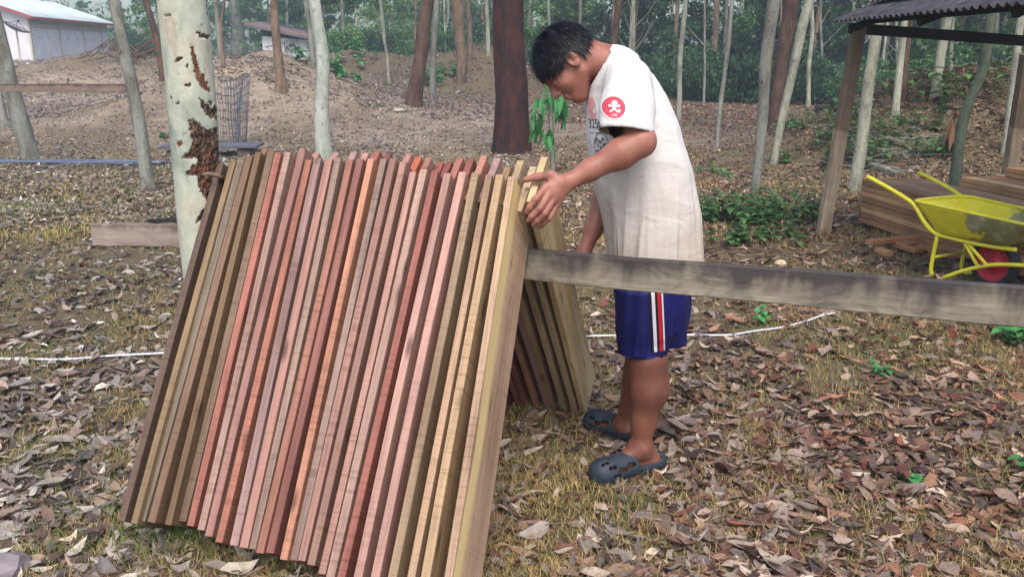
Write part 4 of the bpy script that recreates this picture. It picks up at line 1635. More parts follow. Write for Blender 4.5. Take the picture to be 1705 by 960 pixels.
for k in range(4):
    yy_ = e0.y + (e1.y - e0.y) * (k + .15) / 3.6
    a_ = Vector((e0.x + .12, yy_, e0.z - .0))
    b_ = a_ + Vector((3.0, .1, 1.18))
    d_ = b_ - a_
    dn = d_.normalized(); yn = Vector((0, 1, 0)); yn = (yn - dn * yn.dot(dn)).normalized()
    local_box('rafter', (d_.length, .05, .06), M['dark_wood'], frame((a_ + b_) / 2 - so - Vector((0, 0, .06)), dn, yn, dn.cross(yn)), shed, bev=.003)

# timber stacks under the shed
STACKC = [(184, 138, 98), (168, 124, 88), (196, 150, 106), (154, 112, 80), (204, 158, 114)]


def tstack(px0, Y0, layers, cols, L, dirv, label, group, z_top_px=None, th=.045, wd=.15):
    p0 = at_z(px0[0], px0[1], 0) if Y0 is None else at(px0[0], px0[1], Y0)
    dirv = Vector(dirv).normalized()
    side_ = Vector((dirv.y * -1, dirv.x, 0))
    if side_.x < 0:
        side_ = -side_
    for l in range(layers):
        for c_ in range(cols):
            if 0 < c_ < cols - 1 and l < layers - 1:
                continue
            off = random.uniform(-.03, .03) if c_ == 0 else random.uniform(-.1, .1)
            cen = Vector((p0.x, p0.y, 0)) + dirv * (L / 2 + off) + side_ * (c_ * (wd + .004) + wd / 2 + random.uniform(-.006, .006))
            cen.z = .03 + th / 2 + l * (th + .003)
            o_ = local_box('board', (L, wd - .004, th), M['stack_x'], frame(cen, dirv, side_, Vector((0, 0, 1)) if dirv.cross(side_).z > 0 else Vector((0, 0, -1))), bev=.002)
            o_.color = srgb(*random.choice(STACKC))
            pos = 'near side' if c_ == 0 else ('far side' if c_ == cols - 1 else ['', 'second row in', 'third row in', 'fourth row in'][c_])
            lv = 'top layer' if l == layers - 1 else ('bottom layer' if l == 0 else f'{ORD[l]} layer up')
            tag(o_, f'brown board of {label}, {lv}, {pos}', 'board', group)


def wood_x(name):
    t = NT(name, .7, .25)
    oi = t.n('ObjectInfo')
    g = t.noise(t.coord((1.2, 14, 30)), 2.2, 6, .65, .4)
    g2 = t.noise(t.coord((1, 3, 3)), 2, 3)
    col = t.mix(.8, oi.outputs['Color'], t.ramp(g, [(.3, (.5,) * 3), (.7, (1.2,) * 3)]), 'MULTIPLY')
    col = t.mix(.6, col, t.ramp(g2, [(.35, (.6,) * 3), (.65, (1.2,) * 3)]), 'MULTIPLY')
    t.col(col)
    t.bump(g, .3, .004)
    return t.m


M['stack_x'] = wood_x('stack_x')
tstack((1427, 374), None, 8, 4, 3.0, (.16, -1.0, 0), 'the stack behind the wheelbarrow', 'boards of the large stack behind the wheelbarrow')
tstack((1593, 345), None, 6, 4, 2.6, (.16, -1.0, 0), 'the stack behind the curved trunk', 'boards of the second stack')
tstack((1664, 345), None, 8, 3, 2.6, (.16, -1.0, 0), 'the tall stack at the right edge', 'boards of the stack at the right edge')
LO = [((1446, 409), (1540, 399), .035, .06, 'pale offcut board lying topmost across the pile before the stack'), ((1462, 421), (1480, 428), .03, .05, 'short offcut block at the left end of the loose pile'),
      ((1486, 410), (1530, 424), .0, .07, 'offcut board pointing towards the wheelbarrow leg'), ((1525, 416), (1600, 422), .0, .08, 'flat offcut lying between the wheelbarrow legs'),
      ((1500, 414), (1566, 402), .01, .09, 'dark offcut under the topmost pale offcut'), ((1545, 428), (1612, 432), .0, .05, 'thin offcut nearest the wheelbarrow foot')]
for a_, b_, z_, wd, lab in LO:
    p0, p1 = at_z(a_[0], a_[1], z_), at_z(b_[0], b_[1], z_)
    d_ = p1 - p0
    dn = d_.normalized()
    o = local_box('offcut', (max(d_.length, .12), wd + .02, .035), M['stack_x'], frame((p0 + p1) / 2 + Vector((0, 0, .028)), dn, Vector((-dn.y, dn.x, 0)), Vector((0, 0, 1))), bev=.002)
    o.color = srgb(*random.choice([(150, 108, 76), (166, 122, 88), (120, 84, 62)]))
    tag(o, lab, 'offcut', 'loose offcuts beside the timber stack')

# ------------------------------------------------------------------ wheelbarrow
t = NT('yellow_paint', .42, .5)
nz = t.noise(t.coord(), 5, 5, .65)
nz2 = t.noise(t.coord((1, 1, 1), 'Object', (3, 1, 0)), 2.6, 5, .6)
cc = t.ramp(nz, [(.3, srgb(202, 192, 38)), (.7, srgb(226, 218, 62))])
sc_ = t.noise(t.coord((1, 1, 1)), 22, 4, .7)
cc = t.mix(t.ramp(sc_, [(.68, (0,) * 3), (.72, (.7,) * 3)]), cc, srgb(120, 116, 84))
t.col(cc)
M['yellow'] = t.m
t = NT('yellow_tray', .5, .45)
nz = t.noise(t.coord(), 6, 5, .65)
cc = t.ramp(nz, [(.3, srgb(206, 192, 36)), (.7, srgb(230, 218, 56))])
sep = t.n('SeparateXYZ')
t.l(t.coord(), sep.inputs[0])
ff = t.math('ADD', t.math('MULTIPLY', sep.outputs[0], 1.6), t.math('MULTIPLY', nz, 1.0))
cc = t.mix(t.ramp(ff, [(.93, (0,) * 3), (1.0, (.85,) * 3)]), cc, t.ramp(nz, [(.35, srgb(84, 80, 60)), (.5, srgb(112, 108, 92)), (.68, srgb(166, 160, 150))]))
t.col(cc)
M['yellow_tray'] = t.m
M['rubber'] = simple('rubber', srgb(40, 42, 46), .8, .3, .2, 40, .2)
M['red_rim'] = simple('red_rim', srgb(170, 34, 46), .45, .4, .15, 20)
M['steel'] = simple('steel', srgb(150, 150, 150), .4, .5, .1, 20, metal=.6)
wb = empty('wheelbarrow', (3.07, 5.845, -.005), 'yellow wheelbarrow with red wheel rim and cement stained tray', 'wheelbarrow', None, -1.116)
wb.scale = (.89,) * 3


def smooth_path(pts, n_=6):
    pts = [Vector(p) for p in pts]
    out = []
    for j in range(len(pts) - 1):
        p0, p1, p2, p3 = pts[max(j - 1, 0)], pts[j], pts[j + 1], pts[min(j + 2, len(pts) - 1)]
        for i in range(n_):
            f = i / n_
            out.append(.5 * ((2 * p1) + (p2 - p0) * f + (2 * p0 - 5 * p1 + 4 * p2 - p3) * f * f + (3 * p1 - p0 - 3 * p2 + p3) * f ** 3))
    out.append(pts[-1])
    return out


tr = .0165
for s in (-1, 1):
    mb = MB()
    mb.tube(smooth_path([(-.607, .304 * s, .735), (-.42, .302 * s, .68), (-.22, .298 * s, .61), (-.14, .285 * s, .56), (-.06, .25 * s, .44), (0, .20 * s, .365), (.12, .17 * s, .345), (.35, .14 * s, .335), (.6, .10 * s, .34)]), tr, 12)
    mb.build('handle_tube', M['yellow'], wb, True)
    mb = MB()
    mb.tube(smooth_path([(.02, .19 * s, .36), (.0, .182 * s, .2), (-.005, .178 * s, .06), (.03, .172 * s, .018), (.10, .165 * s, .03), (.25, .145 * s, .115), (.45, .12 * s, .20), (.66, .06 * s, .235), (.69, .0, .24)]), tr * .95, 12)
    mb.build('leg', M['yellow'], wb, True)
    mb = MB()
    mb.tube([(.22, .15 * s, .335), (.345, .135 * s, .17)], .013, 8)
    mb.tube([(.24, .15 * s, .335), (.42, .128 * s, .185)], .013, 8)
    mb.build('strut', M['yellow'], wb, True)
mb = MB()
mb.tube([(-.004, -.18, .17), (-.004, .18, .17)], .012, 10)
mb.build('cross_bar', M['yellow'], wb, True)
# tray
top = [(-.167, .30), (-.167, -.30), (.78, -.24), (.78, .24)]
rows = []
def ringpts(x0, x1, w0, w1, z0, z1, rc, n_=7):
    pts_ = []
    cs_ = [(x0, w0, z0, 1), (x0, -w0, z0, 2), (x1, -w1, z1, 3), (x1, w1, z1, 4)]
    for (cx_, cy_, cz_, q) in cs_:
        sx_ = 1 if cx_ == x0 else -1
        sy_ = -1 if cy_ > 0 else 1
        ccx, ccy = cx_ + sx_ * rc, cy_ + sy_ * rc
        a0 = {1: 90, 2: 180, 3: 270, 4: 0}[q]
        for i in range(n_):
            an = R(a0 + 90 * i / (n_ - 1))
            pts_.append(Vector((ccx + rc * math.cos(an), ccy + rc * math.sin(an), cz_)))
    return pts_
rg_ = [ringpts(-.167, .80, .30, .25, .60, .56, .09), ringpts(-.15, .77, .285, .235, .57, .53, .09), ringpts(-.03, .60, .215, .17, .40, .40, .08), ringpts(.0, .55, .19, .15, .365, .365, .07)]
V, Fs = [], []
for r_ in rg_:
    V += [p[:] for p in r_]
nq = len(rg_[0])
for i in range(3):
    for k in range(nq):
        Fs.append((i * nq + k, i * nq + (k + 1) % nq, (i + 1) * nq + (k + 1) % nq, (i + 1) * nq + k))
mb = MB()
mb.add(V, Fs + [[3 * nq + k for k in range(nq)]])
o = mb.build('tray', M['yellow_tray'], wb, True)
o.modifiers.new('t', 'SOLIDIFY').thickness = .006
mb = MB()
mb.tube(rg_[0] + rg_[0][:2], .012, 8, False)
rim = mb.build('tray_rim', M['yellow'], o, True)
# wheel: tyre, rim, axle
whl = MB()
wc = Vector((.386, 0, .19))
prof = [(-.030, .135), (-.042, .15), (-.046, .168), (-.034, .184), (-.015, .190), (.015, .190), (.034, .184), (.046, .168), (.042, .15), (.030, .135)]
V, Fs = [], []
na = 48
for k in range(na):
    t_ = 2 * math.pi * k / na
    for j, (yy_, rr) in enumerate(prof):
        gr = .004 if (k % 2 and j in (3, 4, 5, 6)) else 0
        V.append((wc.x + (rr - gr) * math.cos(t_), yy_, wc.z + (rr - gr) * math.sin(t_)))
for k in range(na):
    for j in range(len(prof) - 1):
        a0, a1 = k * 10, ((k + 1) % na) * 10
        Fs.append((a0 + j, a1 + j, a1 + j + 1, a0 + j + 1))
wheel = empty_w = bpy.data.objects.new('wheel', None)
C.objects.link(wheel)
wheel.parent = wb
link('tyre', mesh_np('tyre', V, Fs, True), M['rubber'], wheel)
prof2 = [(-.034, .138), (-.030, .128), (-.016, .118), (-.012, .06), (-.034, .045), (-.040, .028), (-.040, .0)]
for s in (1, -1):
    V, Fs = [], []
    for k in range(na):
        t_ = 2 * math.pi * k / na
        for j, (yy_, rr) in enumerate(prof2):
            V.append((wc.x + rr * math.cos(t_), yy_ * s, wc.z + rr * math.sin(t_)))
    m_ = len(prof2)
    for k in range(na):
        for j in range(m_ - 1):
            a0, a1 = k * m_, ((k + 1) % na) * m_
            Fs.append((a0 + j, a1 + j, a1 + j + 1, a0 + j + 1))
    link('rim', mesh_np('rim', V, Fs, True), M['red_rim'], wheel)
mb = MB()
for k in range(5):
    t_ = 2 * math.pi * k / 5
    mb.tube([(wc.x + .088 * math.cos(t_), -.022, wc.z + .088 * math.sin(t_)), (wc.x + .088 * math.cos(t_), -.012, wc.z + .088 * math.sin(t_))], .007, 6)
mb.tube([(wc.x, -.15, wc.z), (wc.x, .15, wc.z)], .010, 8)
mb.build('axle', M['steel'], wheel)

# ------------------------------------------------------------------ plants
def broad_leaf(mb, base, dirv, L, w, droop, mi=0):
    d = Vector(dirv).normalized()
    side_ = d.cross(Vector((0, 0, 1)))
    if side_.length < .1:
        side_ = Vector((1, 0, 0))
    side_.normalize()
    V, Fs = [], []
    n_ = 5
    for i in range(n_ + 1):
        u = i / n_
        ww = w * math.sin(math.pi * min(.97, u * .92 + .06)) ** .8
        c = Vector(base) + d * (L * u) - Vector((0, 0, 1)) * (droop * L * u * u)
        up = Vector((0, 0, w * .25))
        V += [c - side_ * ww + up, c, c + side_ * ww + up]
    for i in range(n_):
        for j in range(2):
            b_ = i * 3 + j
            Fs.append([b_, b_ + 3, b_ + 4, b_ + 1])
    mb.mi = mi
    mb.add([v[:] for v in V], Fs)


def weed(px, py, nst, spread, h, L, mat, label, group='low leafy weeds', name='plant', nl=7, w=.32):
    p = on_ground(px, py)
    root = empty(name, p, label, 'plant', group)
    lf, st = MB(), MB()
    for s in range(nst):
        an = random.uniform(0, 6.28)
        rr = spread * random.random() ** .6
        b_ = Vector((math.cos(an) * rr, math.sin(an) * rr, 0))
        b_.z = tz(p.x + b_.x, p.y + b_.y) - p.z
        hh = h * random.uniform(.5, 1.1)
        lean = Vector((random.uniform(-.35, .35), random.uniform(-.35, .35), 1)) * hh
        st.tube([b_, b_ + lean * .5, b_ + lean], [.004, .003, .002], 4, False)
        for q in range(nl):
            u = .25 + .75 * q / nl
            a2 = q * 2.4 + random.uniform(-.4, .4)
            dv = Vector((math.cos(a2), math.sin(a2), random.uniform(.1, .7)))
            broad_leaf(lf, b_ + lean * u, dv, L * random.uniform(.6, 1.15), L * w * random.uniform(.8, 1.2), random.uniform(.2, .8))
    lf.mi = 1
    lf.add(st.V, st.F)
    lf.build('foliage', [mat, M['bark_green']], root, True)


PL = M['leaf_plant']
weed(1195, 372, 22, .36, .26, .095, PL, 'broad leaved green weed just right of the man\'s hip')
weed(1250, 375, 30, .42, .34, .10, PL, 'dense leafy weed patch in the middle of the row right of the man')
weed(1305, 372, 24, .36, .30, .095, PL, 'leafy weed at the end of the patch towards the shed post')
weed(1222, 408, 12, .26, .18, .08, PL, 'low weed in front of the dense leafy patch')
weed(1290, 402, 14, .26, .2, .08, PL, 'small weed before the patch, near the pale stone')
weed(1185, 292, 6, .26, .16, .08, M['leaf_fresh'], 'small bright green weed on the leaf litter beyond the man\'s back')
weed(1305, 268, 6, .2, .24, .09, PL, 'weed at the foot of the slanting pale trunk')
weed(1320, 216, 7, .35, .25, .12, M['leaf_fresh'], 'bright weed beyond the slanting trunk')
weed(1355, 205, 7, .4, .25, .12, PL, 'green weed left of the shed post further back')
weed(1168, 158, 8, .8, .4, .2, M['leaf_fresh'], 'light green weeds at the wood edge right of the man')
weed(1225, 165, 8, .8, .4, .2, M['leaf_fresh'], 'light green weed tuft at the wood edge behind the thin trunks')
weed(1390, 172, 10, .9, .5, .2, M['leaf_fresh'], 'low green growth at the wood edge left of the shed post')
weed(1395, 240, 26, .40, .62, .13, PL, 'tall leafy shrub growing just behind the shed post')
weed(1412, 275, 20, .35, .45, .12, PL, 'leafy shrub at the foot of the pale trunk inside the post')
weed(1462, 262, 12, .45, .4, .11, PL, 'bushy weed on the brush pile')
weed(1500, 225, 10, .5, .4, .12, PL, 'green weed climbing the leafy mound')
weed(1540, 205, 7, .4, .3, .11, PL, 'weed halfway up the leafy mound')
weed(1560, 262, 12, .3, .3, .10, M['leaf_fresh'], 'bright fern like weed beside the curved trunk')
weed(1610, 140, 12, 1.2, .7, .17, PL, 'fresh green growth on top of the mound')
weed(1660, 150, 12, 1.2, .8, .17, PL, 'fresh green growth beyond the mound at the right edge')
weed(1490, 160, 12, 1.0, .8, .17, PL, 'fresh green growth behind the pale trunk under the shed beam')
weed(572, 126, 9, .6, .3, .22, M['leaf_fresh'], 'green weed on the mound right of the white eucalyptus')
weed(590, 98, 9, .9, .6, .28, M['leaf_fresh'], 'green weed behind the mound right of the white eucalyptus')
weed(708, 142, 8, .45, .45, .2, M['leaf_fresh'], 'small green weed between the leaning red trunk and the grey one')
weed(742, 128, 9, .6, .45, .22, M['leaf_fresh'], 'green weed at the foot of the low mound')
weed(270, 229, 6, .16, .10, .07, M['leaf_fresh'], 'tiny green weed in the bare clearing left of the scarred tree')
weed(508, 104, 8, .5, .4, .22, M['leaf_fresh'], 'green weed beside the small outbuilding')
weed(1512, 800, 3, .03, .05, .045, M['leaf_fresh'], 'small three leaved seedling on the leaf litter at lower right', nl=3, w=.4)
weed(1264, 540, 3, .03, .12, .06, M['leaf_fresh'], 'thin seedling beneath the right part of the board', nl=4)
weed(1688, 570, 5, .10, .12, .07, M['leaf_fresh'], 'green sprout at the right edge under the board')
weed(1690, 790, 3, .04, .13, .06, M['leaf_fresh'], 'pale green sprout at the lower right edge', nl=3)
weed(1318, 395, 3, .06, .14, .06, PL, 'single sprig between the weed patch and the shed post')
weed(1470, 625, 3, .05, .05, .035, M['leaf_fresh'], 'tiny sprout in the litter under the board at the right')
weed(1690, 575, 3, .05, .09, .05, PL, 'dark sprout close to the right edge under the board')

# sapling with hanging leaves behind the man's head
p = on_ground(921, 292)
root = empty('sapling', p, 'young sapling with drooping bright green leaves between the dark trunk and the man', 'sapling')
mb = MB()
pts_ = [Vector((0, 0, -.05)), at(919, 240, p.y) - p, at(917, 190, p.y) - p, at(915, 150, p.y) - p, at(916, 90, p.y) - p, at(914, 30, p.y) - p, at(912, -20, p.y) - p]
mb.tube(smooth_path(pts_, 5), list(np.linspace(.034, .016, 31)), 9, True, .06)
mb.build('stem', M['bark_grey'], root, True)
lf = MB()
for (cx_, cy_, n_) in [(889, 200, 13), (897, 178, 8), (930, 165, 13), (937, 178, 12), (918, 222, 9), (902, 212, 8), (926, 150, 8), (914, 150, 6)]:
    for k in range(n_):
        b_ = at(cx_ + random.uniform(-5, 5), cy_ + random.uniform(-14, 14), p.y + random.uniform(-.12, .12)) - p
        an = random.uniform(0, 6.28)
        broad_leaf(lf, b_, (math.cos(an) * .45, math.sin(an) * .45, -1), random.uniform(.13, .22), random.uniform(.022, .04), .25)
for (cx_, cy_) in [(889, 190), (934, 160), (902, 200), (918, 215)]:
    q = at(cx_, cy_, p.y) - p
    lf.tube([at(915, cy_ - 28, p.y) - p, q + Vector((0, 0, .06)), q], [.008, .006, .003], 5, False)
lf.build('leaves', M['leaf_fresh'], root, True)

# brush pile
mb = MB()
p = on_ground(1450, 285)
for k in range(110):
    px, py = random.uniform(1385, 1540), random.uniform(235, 305)
    q = on_ground(px, py) - p
    an = random.uniform(0, 6.28)
    L = random.uniform(.25, .9)
    q.z += random.uniform(.0, .25)
    d = Vector((math.cos(an) * L, math.sin(an) * L * .6, random.uniform(-.15, .3) * L))
    r_ = random.uniform(.003, .008)
    mb.tube([q, q + d * .5 + Vector((0, 0, random.uniform(-.04, .06))), q + d], [r_, r_ * .8, r_ * .4], 5, False)
o = mb.build('brush_pile', M['bark_grey'], None, True)
o.location = p
tag(o, 'tangled pile of thin dry twigs inside the shed post', 'brush pile')
mb = MB()
q0, q1 = on_ground(1448, 282), on_ground(1492, 294)
mb.tube([q0 + Vector((0, 0, .06)), (q0 + q1) / 2 + Vector((0, 0, .07)), q1 + Vector((0, 0, .05))], [.03, .035, .03], 9, True, .15)
tag(mb.build('log', M['bark_white'], None, True), 'short pale log lying at the foot of the brush pile', 'log')
mb = MB()
q0, q1 = on_ground(1360, 184), on_ground(1400, 194)
mb.tube([q0 + Vector((0, 0, .1)), q1 + Vector((0, 0, .1))], [.08, .07], 9, True, .15)
tag(mb.build('log', M['bark_red'], None, True), 'brown log on the slope left of the shed post, far back', 'log')
mb = MB()
for k in range(26):
    p0 = on_ground(random.uniform(205, 248), random.uniform(92, 108))
    an = random.uniform(-.6, .6) + (3.14 if random.random() < .5 else 0)
    L = random.uniform(.8, 2.4)
    mb.tube([p0 + Vector((0, 0, .1)), p0 + Vector((math.cos(an) * L * .5, 0, .25 + random.random() * .5)), p0 + Vector((math.cos(an) * L, .2, .1))], [.03, .02, .006], 5, False)
tag(mb.build('brush_pile', M['bark_red'], None, True), 'grey brown dead branches heaped on the far mound by the long house', 'brush pile')
# dead drooping leaves by the curved trunk
mb = MB()
p = on_ground(1583, 262)
for k in range(26):
    broad_leaf(mb, (random.uniform(-.09, .09), random.uniform(-.1, .1), random.uniform(.25, .5)), (random.uniform(-.3, .3), random.uniform(-.3, .3), -1), random.uniform(.18, .32), .03, .2)
mb.tube([(0, 0, 0), (0, 0, .5)], .012, 6)
o = mb.build('dead_plant', M['leaf_dry'])
o.location = p
tag(o, 'withered brown plant hanging limp beside the curved dark trunk', 'plant')


# stones
def stone(px, py, r, label, c=(168, 150, 128), flat=.6):
    bm = bmesh.new()
    bmesh.ops.create_icosphere(bm, subdivisions=2, radius=r)
    sd_ = random.uniform(0, 50)
    for v in bm.verts:
        v.co *= 1 + .35 * mnoise.noise(v.co * (1.4 / r) + Vector((sd_,) * 3))
        v.co.z *= flat
    me_ = bpy.data.meshes.new('stone')
    bm.to_mesh(me_)
    bm.free()
    o_ = link('stone', me_, simple('stone_' + str(px), srgb(*c), .9, .2, .25, 14, .3))
    q = on_ground(px, py)
    o_.location = (q.x, q.y, q.z + r * flat * .5)
    tag(o_, label, 'stone')


stone(1221, 534, .035, 'pointed pale stone in the litter behind the man\'s shorts')
stone(1300, 441, .045, 'pale flat stone just above the board near the weeds', (186, 166, 140))
stone(14, 955, .07, 'grey stone at the lower left corner', (120, 112, 116))
stone(985, 184, .09, 'small white stone on the far clearing beside the man\'s face', (190, 180, 170))
stone(664, 186, .12, 'whitish stone beside the leaning red brown trunk', (176, 164, 156), .4)

# a few single large leaves that catch the eye
BIGL = [((120, 905), .085, (196, 178, 148), 'pale cream curled leaf on the grass at lower left'), ((1240, 738), .055, (206, 192, 150), 'pale yellow leaf standing on the litter right of the shoe'), ((935, 925), .10, (176, 160, 148), 'long pale leaf on the dark grass under the planks'),
        ((1183, 858), .10, (150, 138, 130), 'greyish leaf fallen upright at the bottom'), ((1160, 640), .06, (186, 182, 176), 'crumpled whitish leaf right of the man\'s shin'), ((1225, 886), .075, (156, 84, 70), 'folded red brown leaf near the bottom edge')]
for (pp, L, c, lab) in BIGL:
    q = at_z(*pp)
    me_, _n = leaves('leaf', 1, 1, 2, L, L * 1.05, 8, None, .02, np.array([q.x]), np.array([q.y]))
    ca = me_.color_attributes['col']
    cc_ = np.ones((len(me_.vertices), 4), np.float32)
    cc_[:, :3] = srgb(*c)[:3]
    ca.data.foreach_set('color', cc_.ravel())
    tag(link('leaf', me_, M['litter']), lab, 'leaf')

# ------------------------------------------------------------------ signed-distance modelling for the man
class Field:
    def __init__(s, lo, hi, h):
        s.lo = np.array(lo, float)
        s.h = h
        s.n = (np.ceil((np.array(hi) - s.lo) / h)).astype(int) + 1
        s.D = np.full(s.n, 1.0, np.float32)
        s.ax = [s.lo[i] + np.arange(s.n[i]) * h for i in range(3)]

    def sub(s, lo, hi):
        a = np.maximum(((np.array(lo) - s.lo) / s.h).astype(int), 0)
        b = np.minimum(((np.array(hi) - s.lo) / s.h).astype(int) + 2, s.n)
        b = np.maximum(b, a)
        sl = tuple(slice(a[i], b[i]) for i in range(3))
        X = s.ax[0][sl[0]][:, None, None]
        Y = s.ax[1][sl[1]][None, :, None]
        Z = s.ax[2][sl[2]][None, None, :]
        return sl, X, Y, Z

    def smin(s, sl, d, k):
        a = s.D[sl]
        h = np.maximum(k - np.abs(a - d), 0) / k
        s.D[sl] = np.minimum(a, d) - h * h * k * .25

    def smax(s, sl, d, k):
        a = s.D[sl]
        h = np.maximum(k - np.abs(a - d), 0) / k
        s.D[sl] = np.maximum(a, d) + h * h * k * .25

    def cap(s, a, b, ra, rb=None, k=.02, carve=False):
        rb = ra if rb is None else rb
        a, b = np.array(a, float), np.array(b, float)
        m = max(ra, rb) + k + .03
        sl, X, Y, Z = s.sub(np.minimum(a, b) - m, np.maximum(a, b) + m)
        ab = b - a
        L2 = (ab ** 2).sum() + 1e-12
        t = np.clip(((X - a[0]) * ab[0] + (Y - a[1]) * ab[1] + (Z - a[2]) * ab[2]) / L2, 0, 1)
        d = np.sqrt((X - a[0] - t * ab[0]) ** 2 + (Y - a[1] - t * ab[1]) ** 2 + (Z - a[2] - t * ab[2]) ** 2) - (ra + (rb - ra) * t)
        s.smax(sl, -d, k) if carve else s.smin(sl, d, k)

    def ell(s, c, axes, r, k=.02, carve=False):
        c = np.array(c, float)
        A = np.array(axes, float)
        r = np.array(r, float)
        m = r.max() + k + .03
        sl, X, Y, Z = s.sub(c - m, c + m)
        q = 0
        g = 0
        for i in range(3):
            v = (X - c[0]) * A[i][0] + (Y - c[1]) * A[i][1] + (Z - c[2]) * A[i][2]
            q = q + (v / r[i]) ** 2
            g = g + (v / r[i] ** 2) ** 2
        k0 = np.sqrt(q)
        d = k0 * (k0 - 1) / (np.sqrt(g) + 1e-6)
        s.smax(sl, -d, k) if carve else s.smin(sl, d, k)

    def slices(s, zs, cx, cy, a, b, k=.02, pw=2.4, yaw=0.0):
        """stack of horizontal superellipses interpolated over z (zs ascending)"""
        sl, X, Y, Z = s.sub((min(cx) - max(a) - .08, min(cy) - max(b) - .08, zs[0] - .05), (max(cx) + max(a) + .08, max(cy) + max(b) + .08, zs[-1] + .05))
        z = Z.ravel()
        f = lambda v: np.interp(z, zs, v)[None, None, :]
        dx0, dy0 = X - f(cx), Y - f(cy)
        c_, s_ = math.cos(yaw), math.sin(yaw)
        dx, dy = dx0 * c_ + dy0 * s_, -dx0 * s_ + dy0 * c_
        A, B = f(a), f(b)
        e = (np.abs(dx / A) ** pw + np.abs(dy / B) ** pw) ** (1 / pw)
        d = (e - 1) * np.minimum(A, B) * .92
        d = np.maximum(d, np.maximum(zs[0] - Z, Z - zs[-1]))
        s.smin(sl, d, k)

    def mesh(s):
        D, h = s.D, s.h
        S = D < 0
        nx, ny, nz = D.shape
        cs = np.zeros((nx - 1, ny - 1, nz - 1), np.int8)
        for i in (0, 1):
            for j in (0, 1):
                for k in (0, 1):
                    cs += S[i:nx - 1 + i, j:ny - 1 + j, k:nz - 1 + k]
        act = (cs > 0) & (cs < 8)
        ii, jj, kk = np.nonzero(act)
        idx = -np.ones(act.shape, np.int64)
        idx[ii, jj, kk] = np.arange(len(ii))
        pos = np.zeros((len(ii), 3))
        cnt = np.zeros(len(ii))
        cor = [(i, j, k) for i in (0, 1) for j in (0, 1) for k in (0, 1)]
        for a in cor:
            for ax_ in range(3):
                if a[ax_] == 0:
                    b = list(a)
                    b[ax_] = 1
                    da = D[ii + a[0], jj + a[1], kk + a[2]]
                    db = D[ii + b[0], jj + b[1], kk + b[2]]
                    m = (da < 0) != (db < 0)
                    t = np.where(m, da / np.where(m, da - db, 1), 0)
                    p = np.array(a, float)[None] + t[:, None] * (np.array(b) - np.array(a))[None]
                    pos += p * m[:, None]
                    cnt += m
        P = (pos / cnt[:, None] + np.stack([ii, jj, kk], 1)) * h + s.lo
        Q = []
        for ax_ in range(3):
            b1, b2 = [q for q in range(3) if q != ax_]
            sa = [slice(None)] * 3
            sb = [slice(None)] * 3
            sa[ax_] = slice(0, -1)
            sb[ax_] = slice(1, None)
            ch = S[tuple(sa)] != S[tuple(sb)]
            e = np.stack(np.nonzero(ch), 1)
            ok = (e[:, b1] > 0) & (e[:, b2] > 0) & (e[:, b1] < D.shape[b1] - 1) & (e[:, b2] < D.shape[b2] - 1)
            e = e[ok]
            fl = S[tuple(e.T)]

            def cell(o1, o2):
                c = e.copy()
                c[:, b1] -= o1
                c[:, b2] -= o2
                return idx[tuple(c.T)]
            q = np.stack([cell(1, 1), cell(0, 1), cell(0, 0), cell(1, 0)], 1)
            if ax_ == 1:
                fl = ~fl
            q[~fl] = q[~fl][:, ::-1]
            Q.append(q)
        return P, np.concatenate(Q)


def relax(V, Q, it=2, lam=.5):
    n = len(V)
    E = np.concatenate([Q[:, [0, 1]], Q[:, [1, 2]], Q[:, [2, 3]], Q[:, [3, 0]]])
    for _ in range(it):
        acc = np.zeros((n, 3))
        cn = np.zeros(n)
        for a, b in ((0, 1), (1, 0)):
            np.add.at(acc, E[:, a], V[E[:, b]])
            np.add.at(cn, E[:, a], 1)
        V = V + lam * (acc / np.maximum(cn, 1)[:, None] - V)
    return V


A3 = lambda v: np.array(v[:], float)
YM = 3.0
SH = Vector((0, 0, 0))
# joints
nb = at(1014, 108, 3.0)
hc = at(944, 107, 2.98)
shN, elN, wrN = at(1048, 136, 2.85), at(1066, 236, 2.72), at(950, 301, 2.67)
shF, elF, wrF = at(1024, 140, 3.16), at(1022, 300, 3.22), at(974, 414, 3.10)
pel = at(1094, 368, 3.0)
hpN, hpF = at(1088, 395, 2.93), at(1096, 395, 3.07)
knN, knF = at(1078, 596, 2.88), at(1072, 585, 3.13)
anN, anF = at(1066, 742, 2.865), at(1040, 706, 3.15)
hN, hF = at_z(1086, 768, .035), at_z(1050, 722, .035)
toN, toF = at_z(1004, 792, .022), at_z(990, 706, .022)

skin = NT('skin', .5, .4)
a1 = skin.noise(skin.coord(), 9, 5, .6)
a2 = skin.noise(skin.coord(), 120, 3, .6)
cc = skin.ramp(a1, [(.3, srgb(128, 80, 66)), (.7, srgb(158, 106, 90))])
cc = skin.mix(skin.attr(), cc, skin.ramp(a1, [(.3, srgb(92, 56, 44)), (.7, srgb(122, 78, 62))]))
cc = skin.mix(.35, cc, skin.ramp(a2, [(.3, (.75,) * 3), (.7, (1.08,) * 3)]), 'MULTIPLY')
skin.col(cc)
skin.b.inputs['Subsurface Weight'].default_value = .12
skin.b.inputs['Subsurface Radius'].default_value = (.02, .008, .004)
a3 = skin.noise(skin.coord((1, 1, 1)), 34, 4, .6, .6)
skin.bump(skin.math('ADD', a3, skin.math('MULTIPLY', a2, .4)), .22, .004)

F = Field((-.02, 2.50, -.01), (.74, 3.36, 1.66), .0040)
